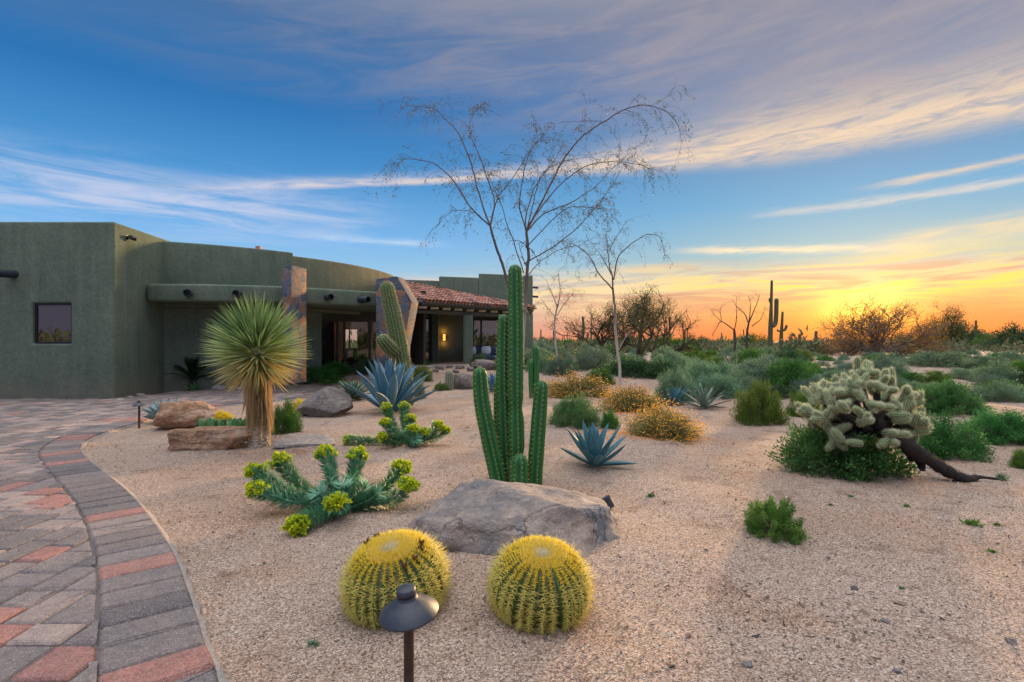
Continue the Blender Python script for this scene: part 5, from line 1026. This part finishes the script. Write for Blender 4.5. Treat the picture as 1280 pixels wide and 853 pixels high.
# ------------------------------------------------------------------ shrubs one by one
def place(kind, i, px, pyb, wpx, hpx, label, group=None, hi=False, parts=True, rz=None, name='desert_shrub'):
    g0 = G(px, pyb); Yf = g0.y; w = wpx*Yf/F; yc = Yf+.36*w; w = wpx*yc/F; x = (px-640)*yc/F; z = tz1(x, yc); h = max(.07, H+(HY-(pyb-hpx))*yc/F-z)
    if kind == 'gold': w *= 1.24; h *= .94
    return shrub(kind, i, label, (x, yc, z-.02), w*1.06, h*1.10, RNG.uniform(0, 6.28) if rz is None else rz, group, hi, parts, name, dy=w*.85)
def build_shrubs():
    HI = True
    L = [('herb', 0, 1050, 600, 192, 84, 'wide low dark green shrub under the cholla crown', None, HI), ('herb', 1, 1178, 577, 128, 58, 'dark green spreading shrub behind the cholla trunk', None, HI), ('bush', 0, 967, 681, 84, 64, 'lone rounded green shrub on the open gravel', None, HI), ('creosote', 0, 950, 533, 84, 56, 'upright olive green bush at the edge of the open gravel', None, HI),
         ('feather', 0, 719, 537, 72, 44, 'feathery green mound behind the medium deep blue agave', None, HI), ('green', 1, 762, 537, 28, 26, 'small yellowish green bush between feathery mound and golden shrub', None, HI), ('gold', 0, 828, 550, 92, 44, 'golden flowered brittlebush nearest the open gravel', 'golden brittlebush', HI), ('gold', 1, 788, 516, 66, 34, 'golden flowered brittlebush at the foot of the pale trunked sapling', 'golden brittlebush', HI), ('gold', 2, 722, 499, 76, 31, 'golden flowered brittlebush behind the feathery green mound', 'golden brittlebush', HI),
         ('green', 2, 750, 483, 44, 24, 'bright green round bush behind the farthest golden brittlebush', None, False), ('grey', 0, 700, 472, 46, 27, 'blue grey bush beneath the thin sapling near the house corner', None, False), ('dark', 0, 790, 473, 74, 25, 'dark green bush directly behind the pale trunked sapling', None, False), ('dark', 1, 827, 474, 58, 26, 'dark green bush right of the pale trunked sapling', None, False),
         ('sage', 0, 843, 506, 66, 46, 'tall grey green bush behind the bluish agave', None, HI), ('sage', 1, 895, 500, 80, 34, 'grey green bush behind the pale agave', None, HI), ('green', 3, 888, 484, 34, 22, 'bright green bush poking out of the grey green shrubs', None, False), ('sage', 2, 922, 492, 62, 28, 'grey green bush above the olive green bush', None, False), ('grey', 1, 946, 479, 78, 34, 'silvery grey bush with a bare branch in front', None, False),
         ('creosote', 1, 1006, 523, 52, 36, 'bright green bush left of the cholla crown', None, HI), ('herb', 2, 1180, 522, 98, 46, 'dense dark green bush right of the cholla crown', None, HI), ('herb', 3, 1250, 558, 114, 48, 'wide dark green shrub at the right edge beyond the cholla trunk', None, HI), ('green', 4, 1280, 588, 40, 30, 'green shrub cut off by the right edge near the trunk base', None, HI), ('sage', 3, 1250, 505, 72, 28, 'sage bush at right between two bare sand patches', None, False), ('sage', 4, 1246, 481, 70, 30, 'sage bush farther right under the bare sandy rise', None, False), ('herb', 0, 1256, 450, 34, 10, 'low green mat on the bare sandy rise', None, False), ('sage', 5, 1168, 460, 92, 22, 'wide sage bush behind the bare patch right of the cholla', None, False), ('grey', 2, 1107, 472, 62, 30, 'grey bush directly behind the top of the cholla', None, False), ('grey', 3, 962, 470, 66, 28, 'silvery bush below the tall saguaro', None, False),
         ('green', 5, 398, 483, 76, 26, 'low green bush in front of the shaded entry wall', None, False), ('green', 2, 420, 473, 50, 22, 'green bush below the glazed entry', None, False), ('green', 3, 357, 543, 46, 42, 'leafy green bush with yellow tops right of the yucca trunk', None, HI), ('dark', 2, 458, 470, 36, 22, 'dark spiky bush behind the teal green agave', None, False), ('dark', 3, 600, 459, 30, 17, 'dark bush in front of the porch column', None, False), ('green', 4, 624, 463, 28, 17, 'green bush below the porch window', None, False), ('green', 1, 533, 458, 16, 10, 'small green bush in front of the porch door', None, False), ('green', 0, 552, 489, 24, 12, 'low green tuft left of the small hairy cactus', None, False), ('creosote', 2, 527, 478, 32, 22, 'yellow green bush right of the leaning cactus base', None, False), ('grey', 0, 524, 500, 22, 28, 'thin grey dried bush at the right of the big blue agave', None, False), ('dark', 1, 655, 462, 26, 17, 'reddish dark bush at the foot of the house corner', None, False), ('green', 2, 242, 533, 0, 0, '', None, False)]
    for k, i, px, py, w, h, lab, gr, hi in L:
        if w: place(k, i, px, py, w, h, lab, gr, hi, name='brittlebush' if k == 'gold' else 'desert_shrub')
    g0 = G(277, 526); t = shrub('herb', 2, 'small mound of yellow flowers behind the flat layered rock', g0, size(34, 8.6), size(13, 8.6), 1., None, False); o = [c for c in t.children if c.name.startswith('foliage')][0]; me = o.data.copy(); me.materials.clear(); me.materials.append(MATS['yellow_flower']); o.data = me; o.name = 'flowers'
    g0 = G(376, 517); t = shrub('herb', 3, 'small yellow flowered bush between yucca and pointed rock', g0, size(26, 9.3), size(20, 9.3), 1., None, False); o = [c for c in t.children if c.name.startswith('foliage')][0]; me = o.data.copy(); me.materials.clear(); me.materials.append(MATS['yellow_flower']); o.data = me; o.name = 'flowers'
    for px, py, w, h, lab in ((693, 464, 30, 20, 'yellow flowering bush behind the blue grey bush near the house corner'), (927, 454, 26, 10, 'yellow flowering bush below the bare trees left of the saguaro'), (1101, 449, 20, 8, 'small yellow flowering bush under the sunlit tree')):
        t = place('gold', 1, px, py, w, h, lab, 'yellow flowering bushes'); o = [c for c in t.children if c.name.startswith('flowers')][0]; me = o.data.copy(); me.materials.clear(); me.materials.append(MATS['yellow_flower']); o.data = me
    # the flat behind: scattered mounds, bigger ones with their stems
    bare = [(1150, 468, 46, 9), (1255, 441, 34, 6), (1210, 488, 26, 12), (1064, 447, 22, 4), (800, 448, 40, 3), (870, 461, 20, 4), (1225, 510, 24, 9), (1150, 500, 18, 8), (1090, 520, 60, 30), (960, 545, 60, 16), (1200, 545, 40, 10)]
    words_ = dict(sage='sage green', grey='silvery grey', dark='dark green', green='bright green', creosote='olive green', herb='deep green'); cnt = 0; tries = 0; done = []
    while cnt < 255 and tries < 6000:
        tries += 1; py = 434+74*RNG.uniform(0, 1)**1.7; px = RNG.uniform(672, 1300)
        if px < 870 and py > 470 or px < 960 and py > 492 or px < 1010 and py > 500: continue
        if py > 505: continue
        if any(((px-a)/c)**2+((py-b_)/d)**2 < 1 for a, b_, c, d in bare): continue
        g0 = G(px, py); Y = g0.y; w = RNG.uniform(.8, 1.75)*(1+.014*Y)*(.72 if px > 1010 else 1.); wp_ = w*F/Y; hp_ = wp_*RNG.uniform(.34, .52)*(.8 if px > 1010 else 1.)
        if any(abs(px-a)/(wp_+c)*2 < .5 and abs(py-b_) < 2+.07*wp_ for a, b_, c in done[-400:]): continue
        done.append((px, py, wp_)); k = RNG.choice(['sage', 'grey', 'dark', 'green', 'creosote', 'herb'], p=[.40, .17, .12, .10, .10, .11]); nearby = py > 462
        lab = f"{words_[k]} rounded shrub {'in the thick of the scrub' if nearby else 'far out among the scrub'} on the desert flat"
        place(k, int(RNG.integers(0, 6)), px, py, wp_, hp_, lab, f"{words_[k]} shrubs {'in the near' if nearby else 'in the far'} desert scrub", parts=wp_ > 30); cnt += 1
    # taller dark bushes toward the horizon
    tall = [(712, 441, 46, 17), (742, 440, 50, 18), (786, 441, 60, 20), (832, 443, 70, 24), (868, 441, 54, 20), (905, 440, 56, 16), (938, 440, 60, 22), (1000, 437, 40, 12), (1045, 438, 46, 14), (1150, 437, 50, 14), (1188, 436, 74, 34), (1215, 436, 50, 24), (1240, 437, 56, 20), (1270, 439, 70, 32), (1130, 436, 50, 18), (880, 436, 40, 12), (690, 437, 40, 14), (765, 436, 40, 14)]
    for j, (px, py, w, h) in enumerate(tall):
        lab = {10: 'tall dark bush right of the sunlit tree', 13: 'tall dark bush on the horizon at the right edge', 6: 'olive bush at the foot of the bare trees left of the saguaro'}.get(j, 'tall dull green bush in the band of bushes below the horizon'); place('dark' if j % 3 else 'creosote', j % 6, px, py, w, h, lab, None if j in (10, 13, 6) else 'tall bushes along the horizon')
    # scrub beyond, merged by distance
    g = Geo(); n = 2600; ang_ = RNG.uniform(-1.0, 1.0, n); Y = 55+260*RNG.uniform(0, 1, n)**1.6; X = np.tan(ang_*.86)*Y; keep = (X > -.35*Y) | (Y > 90); X, Y = X[keep], Y[keep]; n = len(X); hh = RNG.uniform(.5, 1.7, n)*(1+.5*(RNG.uniform(0, 1, n) > .9)); ww = hh*RNG.uniform(.8, 1.6, n); m = 44; tn = RNG.uniform(0, 1, n)
    # and behind the camera, seen in the window glass
    a2 = RNG.uniform(-1.2, 1.2, 500); Yb = -14-60*RNG.uniform(0, 1, 500); Xb = np.tan(a2*.8)*(-Yb)*1.2; X = np.r_[X, Xb]; Y = np.r_[Y, Yb]; hh = np.r_[hh, RNG.uniform(1.2, 3.2, 500)]; ww = np.r_[ww, RNG.uniform(1.5, 4, 500)]; tn = np.r_[tn, RNG.uniform(0, 1, 500)]; n = len(X)
    Zg = tz(X, Y); u = RNG.normal(size=(n, m, 3)); u = unit(u); u[..., 2] = np.abs(u[..., 2]); u *= RNG.uniform(.45, 1, (n, m, 1)); P = u*np.stack([ww*.6, ww*.6, hh], 1)[:, None]+np.stack([X, Y, Zg], 1)[:, None]; s = np.repeat(hh*.34, m)
    leaves(g, P.reshape(-1, 3), u.reshape(-1, 3)+RNG.normal(0, .5, (n*m, 3))+np.array([0, 0, .4]), s*RNG.uniform(.6, 1.2, n*m), s*.42, np.clip(np.repeat(tn, m)*.6+RNG.uniform(0, .4, n*m), 0, 1)); tag(g.build('far_scrub', MATS['leaf_far']), 'low desert scrub running out to the horizon', 'scrub', kind='stuff')
    # small weeds on the gravel
    W = [(814, 621, 14, 'weed tuft on the gravel between medium agave and lone shrub'), (1063, 621, 8, 'tiny green weed below the wide shrub under the cholla'), (1133, 633, 12, 'green weed on the gravel below the cholla trunk'), (1215, 656, 26, 'largest green weed on the gravel at right'), (1247, 657, 12, 'green weed beside the largest weed at right'), (1240, 690, 13, 'thin green weed below the largest weed at right'), (1127, 736, 9, 'pale green weed above the brown soil patch'), (1038, 632, 8, 'tiny weed left of the weed below the cholla'), (392, 806, 20, 'dry green weed in the gravel left of the path light'), (1252, 600, 26, 'dry grass clump by the root of the cholla trunk')]
    for j, (px, py, w, lab) in enumerate(W):
        g0 = G(px, py); s = w*g0.y/F; n = 110; rs = np.random.default_rng(200+j); g = Geo(); leaves(g, rs.normal(0, .16 if j < 9 else .07, (n, 3))*np.array([s, s*.8, 0]), rs.normal(0, .9, (n, 3))+np.array([0, 0, .55]), s*.36*rs.uniform(.5, 1.2, n), s*.07, rs.uniform(0, 1, n)); o = g.build('weed', MATS['leaf_green' if j < 8 else 'leaf_sage']); o.location = g0; tag(o, lab, 'weed', 'weeds on the gravel')
    # petals fallen round the brittlebush
    n = 1500; P = []
    for px, py, sx_, sy_ in ((825, 549, .75, .22), (785, 517, .5, .2), (770, 541, .45, .12)):
        g0 = G(px, py); q = RNG.normal(size=(n//3, 2))*np.array([sx_, sy_])*.6+np.array([g0.x, g0.y]); P.append(np.c_[q, tz(q[:, 0], q[:, 1])+.006])
    P = np.concatenate(P); g = Geo(); leaves(g, P, RNG.normal(size=P.shape)*np.array([1, 1, .1]), .022, .018, RNG.uniform(0, 1, len(P)), side=np.tile([0, 0, 1.], (len(P), 1))+RNG.normal(0, .2, P.shape)); tag(g.build('fallen_petals', MATS['petal']), 'orange petals littering the gravel under the golden shrubs', 'petals', kind='stuff')

# ------------------------------------------------------------------ trees
def build_trees():
    def limbtree(label, base, Y, limbs, seed, r0, twig=1., name='sapling_tree', leafy=.7, dm=1., bark='sapling_bark'):
        b0 = at(*base, Y); b0.z = tz1(b0.x, b0.y)-.03; t = thing(name, label, 'tree', b0); T = Tree(seed); rs = T.rs
        for pts, ra, rb, dyn, nt in limbs:
            q = [tuple(at(px, py, Y+dyn*k/(len(pts)-1))) for k, (px, py) in enumerate(pts)]
            if pts[0] == base: q[0] = tuple(b0)
            P = catmull(q, 7); P += np.cumsum(rs.normal(0, .012, P.shape), 0)*np.sin(np.linspace(0, PI, len(P)))[:, None]; T.limb(P, r0*ra, r0*rb, 7)
            for _ in range(int(nt*twig)):
                k = rs.integers(int(len(P)*.22), len(P)); d = unit((P[k]-P[k-1])[None])[0]+rs.normal(0, .55, 3)+np.array([0, 0, .15]); T.droop(P[k], d, rs.uniform(.4, 1.0)*dm, r0*max(.09, rb*.5), 1, leafy, rs.uniform(.35, 1.0), 4)
        T.build(t, MATS[bark], MATS['leaf_twig'], .075*dm, .016*dm, b0, ('trunk', 'leaves'))
    B = (650, 490); F1 = (613, 283); F2 = (658, 290)
    limbtree('tall airy young tree with thin arching bare branches behind the column cactus', B, 13.2, [
        ([(646, 492), (645, 430), (645, 375), (636, 340), (625, 310), F1], 1.0, .62, 0, 0), ([B, (652, 420), (653, 350), (658, 315), F2], 1.05, .72, 0, 2),
        ([F1, (600, 250), (590, 215), (575, 175), (560, 155), (540, 137), (514, 133)], .5, .09, .8, 13), ([F1, (590, 262), (575, 240), (558, 215), (535, 202), (505, 200), (490, 222)], .42, .09, -1.0, 12), ([F1, (617, 255), (612, 235), (598, 195), (585, 162), (590, 142), (602, 131)], .45, .09, 1.4, 11), ([F1, (621, 252), (638, 228), (656, 200), (672, 178)], .36, .09, -.6, 9), ([F1, (596, 268), (580, 262), (560, 268), (545, 285)], .25, .08, -1.2, 5),
        ([F2, (672, 262), (690, 225), (710, 190), (735, 165), (760, 150), (785, 135), (812, 130), (835, 140), (848, 155), (852, 178)], .55, .09, -.8, 11), ([(820, 131), (832, 120), (840, 110), (846, 97)], .10, .05, 0, 1), ([F2, (680, 268), (715, 252), (742, 234), (770, 208), (790, 188)], .42, .09, 1.3, 12), ([F2, (656, 268), (665, 232), (690, 195), (705, 178)], .42, .09, .3, 10), ([F2, (650, 252), (655, 212), (665, 182), (682, 166)], .40, .09, -1.3, 10),
        ([(655, 330), (690, 310), (730, 280), (760, 242), (776, 214)], .36, .09, -.9, 11), ([(653, 352), (680, 326), (715, 309), (748, 304)], .26, .08, .9, 7), ([(655, 342), (641, 302), (625, 252), (608, 214)], .34, .09, -1.5, 9), ([(660, 282), (692, 240), (732, 206), (772, 200), (802, 205), (816, 214)], .38, .09, 1.6, 12), ([(760, 153), (732, 150), (700, 153)], .14, .06, .2, 4), ([(657, 310), (700, 268), (735, 262), (770, 262)], .28, .08, -1.4, 8), ([F2, (668, 250), (676, 215), (700, 200), (740, 196)], .34, .09, 0, 8)], 5, .051, 2.0)
    limbtree('pale trunked young tree with thin bare branches rising from the golden brittlebush', (775, 489), 14.0, [
        ([(775, 489), (774, 455), (770, 410), (768, 385), (766, 360)], 1., .62, 0, 0), ([(766, 360), (764, 335), (762, 310), (757, 292)], .5, .12, .4, 6), ([(766, 362), (752, 345), (742, 328), (722, 310), (700, 302)], .45, .1, -.7, 7), ([(767, 350), (772, 325), (785, 307), (805, 295), (822, 296), (831, 318)], .42, .1, .6, 7), ([(762, 315), (770, 295), (778, 285)], .25, .09, -.4, 4), ([(772, 440), (779, 425), (784, 415)], .3, .16, -.2, 1), ([(765, 345), (752, 320), (742, 308)], .3, .1, .9, 5)], 6, .048, 1.7, dm=.75)
    limbtree('thin pale young tree beside the house corner', (698, 476), 16.8, [([(698, 476), (697, 445), (696, 410), (697, 380)], 1., .5, 0, 0), ([(697, 385), (690, 365), (684, 352)], .4, .1, .4, 4), ([(697, 385), (700, 362), (698, 340)], .4, .1, -.4, 5), ([(696, 395), (707, 378), (716, 366)], .36, .1, .3, 4), ([(697, 400), (685, 385), (676, 374)], .3, .1, -.5, 4)], 7, .05, 1.7, dm=.7)
    limbtree('leafless shrub tree with thin forked twigs left of the tall saguaro', (932, 434), 46, [([(932, 434), (934, 415), (936, 402)], 1., .6, 0, 0), ([(936, 405), (930, 392), (921, 384), (915, 374)], .5, .1, 2, 5), ([(936, 404), (944, 385), (950, 368)], .5, .1, -2, 6), ([(936, 404), (938, 385), (936, 370)], .45, .1, 1, 6), ([(940, 408), (952, 398), (957, 384)], .4, .1, 1, 4)], 8, .13, .8, bark='dark_bark', name='bare_tree', leafy=.12, dm=1.7)
    limbtree('leafless tree with one arching broken branch', (918, 436), 42, [([(918, 436), (919, 422), (918, 412)], 1., .6, 0, 0), ([(918, 413), (910, 407), (902, 402), (896, 410), (890, 420)], .5, .16, 1, 3), ([(902, 402), (900, 390), (903, 380)], .3, .08, 0, 5), ([(918, 412), (921, 395), (920, 378)], .4, .08, -1, 5), ([(902, 403), (892, 392), (888, 386)], .25, .08, 1, 4)], 9, .12, .8, bark='dark_bark', name='bare_tree', leafy=.1, dm=1.4)
    limbtree('bare forked dead branch standing in front of the silvery grey bush', (928, 466), 21, [([(928, 466), (920, 458), (912, 452), (905, 441)], 1., .5, 0, 0), ([(920, 458), (922, 448), (921, 436)], .6, .3, .5, 1), ([(912, 452), (908, 452), (903, 446)], .5, .3, -.4, 1)], 10, .045, .6, bark='trunk_bark', name='dead_branch', leafy=0, dm=.5)
    def crown(label, base, Y, dirs, L, r, lv, seed, bark, lm, ll, lw, name, **k):
        b0 = at(*base, Y); b0.z = tz1(b0.x, b0.y)-.05; t = thing(name, label, 'tree', b0); T = Tree(seed)
        for d in dirs: T.grow(tuple(b0), d, L*T.rs.uniform(.85, 1.1), r, lv, **k)
        T.build(t, bark, lm, ll, lw, b0)
    DB = MATS['dark_bark']; LM = MATS['leaf_mesquite']
    crown('dark leaning mesquite tree with low crown left of the taller mesquite', (758, 452), 31, [(-.7, .2, 1), (.5, -.2, .9), (-.1, .4, 1.2)], 1.75, .10, 4, 21, DB, LM, .11, .035, 'mesquite_tree', leafn=4, leafr=.20)
    crown('tallest mesquite tree of the clump with open airy crown', (800, 447), 36, [(-.25, .2, 1.3), (.35, -.1, 1.2), (.0, .4, 1.4), (.55, .1, .9)], 2.2, .12, 4, 22, DB, LM, .12, .04, 'mesquite_tree', up=.2, leafn=3, leafr=.24)
    crown('mesquite tree at the right of the clump with long sideways limbs', (822, 443), 40, [(.8, .1, .75), (.3, .2, 1.1), (-.6, .1, .7)], 2.1, .12, 4, 23, DB, LM, .12, .04, 'mesquite_tree', leafn=3, leafr=.24)
    crown('wide spreading tree glowing orange in front of the setting sun', (1098, 444), 47, [(-1.3, .1, .42), (-.9, .3, .6), (-.4, -.2, .8), (.3, .2, .8), (.85, -.1, .6), (1.3, .2, .42), (.1, .5, .7), (-1.2, -.5, .5), (1.1, .6, .5), (-.6, .5, .75), (.6, -.4, .75), (0, -.5, .8)], 2.45, .10, 4, 24, MATS['trunk_bark'], MATS['leaf_sun_glow'], .13, .04, 'palo_verde_tree', up=.06, leafn=2, leafr=.30, kids=(4, 4))
    crown('dark round topped tree right of the sunlit tree', (1182, 437), 58, [(-.6, .2, .9), (.2, .2, 1.1), (.7, .1, .7)], 2.1, .12, 4, 25, DB, LM, .18, .06, 'mesquite_tree', leafn=4, leafr=.34)
    # saguaros
    def saguaro(label, px, pyt, pyb, Y, w, arms=(), second=None, nr=14, group=None, n=26):
        b0 = at(px, pyb, Y); b0.z = tz1(b0.x, b0.y)-.1; t = thing('saguaro', label, 'cactus', b0, group); M = MATS['saguaro_far']; l = lambda a, b_, dy=0: tuple(at(a, b_, Y+dy)-b0)
        cactus_stem(t, 'stem', [(0, 0, 0), l(px+.6, (pyb*2+pyt)/3), l(px+1.5, (pyb+pyt*2)/3), l(px+2.2 if second else px+.4, pyt+1)], w, Y, nr, .16, M, n=n, areole=None, taper=([0, .25, .4, .7, 1], second or [.9, 1, 1.05, .95, .8]))
        for pts, aw in arms: cactus_stem(t, 'arm', [l(*q) for q in pts], aw, Y, 10, .16, M, n=18, areole=None)
    saguaro('tall saguaro with one thick arm pressed against its stem left of the sun', 962.5, 351, 444, 51, 5.6, arms=[([(966, 408), (969, 405), (970.2, 395), (970.6, 376)], 5.2), ([(964, 377), (962.2, 377), (961.8, 374)], 2.2)], second=[1.05, 1.0, 1.0, .62, .52])
    saguaro('shorter saguaro with two stubby side arms beside the tall one', 976, 390, 433, 57, 4.8, arms=[([(977, 412), (980, 413), (982, 411), (983, 408)], 3.2), ([(975, 414), (972.6, 414), (972, 413)], 2.2)], second=[1.1, 1, .95, .72, .55])
    saguaro('distant saguaro with two upturned arms left of the mesquites', 728, 396, 434, 60, 3.6, arms=[([(727, 424), (724.5, 423.5), (723.5, 420), (723, 417)], 2.6), ([(729, 424), (732.5, 423.5), (734.5, 421), (735, 418)], 2.4)])
    for px, pt, w in ((676, 412, 1.8), (692, 414, 1.7), (703.5, 419, 1.2), (705.5, 418, 1.1), (709, 416, 1.3), (712, 421, 1), (739, 410, 2.2), (747, 418, 1.6), (820, 419, 1.3), (828, 417, 1.6), (837, 397, 2.8), (857, 416, 1.2), (859.5, 410, 1.6), (862, 417, 1.2), (902, 416, 1.7), (917, 413, 1.2), (929.5, 412, 1.6), (934.5, 411, 3.2), (987, 418, 1.1), (995.5, 421, 1.2), (998.5, 418, 1.6), (1001, 419, 1.2), (1020, 415, 4.2), (1201, 407, 3.0), (1220, 401, 2.6)):
        Y = 88+RNG.uniform(-12, 14); b0 = at(px, 429, Y); b0.z = tz1(b0.x, b0.y)-.1; big = {837: 'distant saguaro rising from the right mesquite', 1020: 'stout distant saguaro left of the sunlit tree', 1201: 'distant saguaro beside the dark tree at right', 1220: 'tallest distant saguaro on the right skyline', 739: 'distant saguaro behind the dark leaning mesquite', 934.5: 'thick distant saguaro under the leafless shrub tree'}.get(px)
        g = Geo(); P = resample([(0, 0, 0), tuple(at(px, (429+pt)/2, Y)-b0), tuple(at(px+RNG.normal(0, .15), pt+.6, Y)-b0)], 14); ribbed(g, P, size(w, Y)/2*np.interp(np.linspace(0, 1, 14), [0, .3, 1], [.85, 1.05, .85]), 10, .15)
        o = g.build('saguaro', MATS['saguaro_far']); o.location = b0; tag(o, big or 'thin single stemmed saguaro among the tiny ones on the skyline', 'cactus', None if big else 'far saguaros on the skyline')

# ------------------------------------------------------------------ build
make_materials()
leaf_mat('leaf_far', [(0, (.085, .11, .055)), (.5, (.14, .165, .085)), (1, (.21, .23, .13))], .8, .15, 0)
leaf_mat('litter', [(0, (.05, .04, .032)), (.6, (.12, .085, .06)), (1, (.24, .18, .12))], .9, 0, 0)
leaf_mat('petal', [(0, (.55, .16, .03)), (1, (.75, .32, .06))], .7, .1, 0)
m_, b_, p_ = material('cholla_joint'); r_, g_, _ = tintnode(b_); b_.set(p_.inputs['Base Color'], b_.ramp(r_, [(0, (.09, .14, .06)), (1, (.24, .31, .15))])); p_.inputs['Roughness'].default_value = .8
build_sky(); build_ground(); build_driveway(); build_house(); build_lamps(); build_rocks(); build_garden(); build_shrubs(); build_trees()
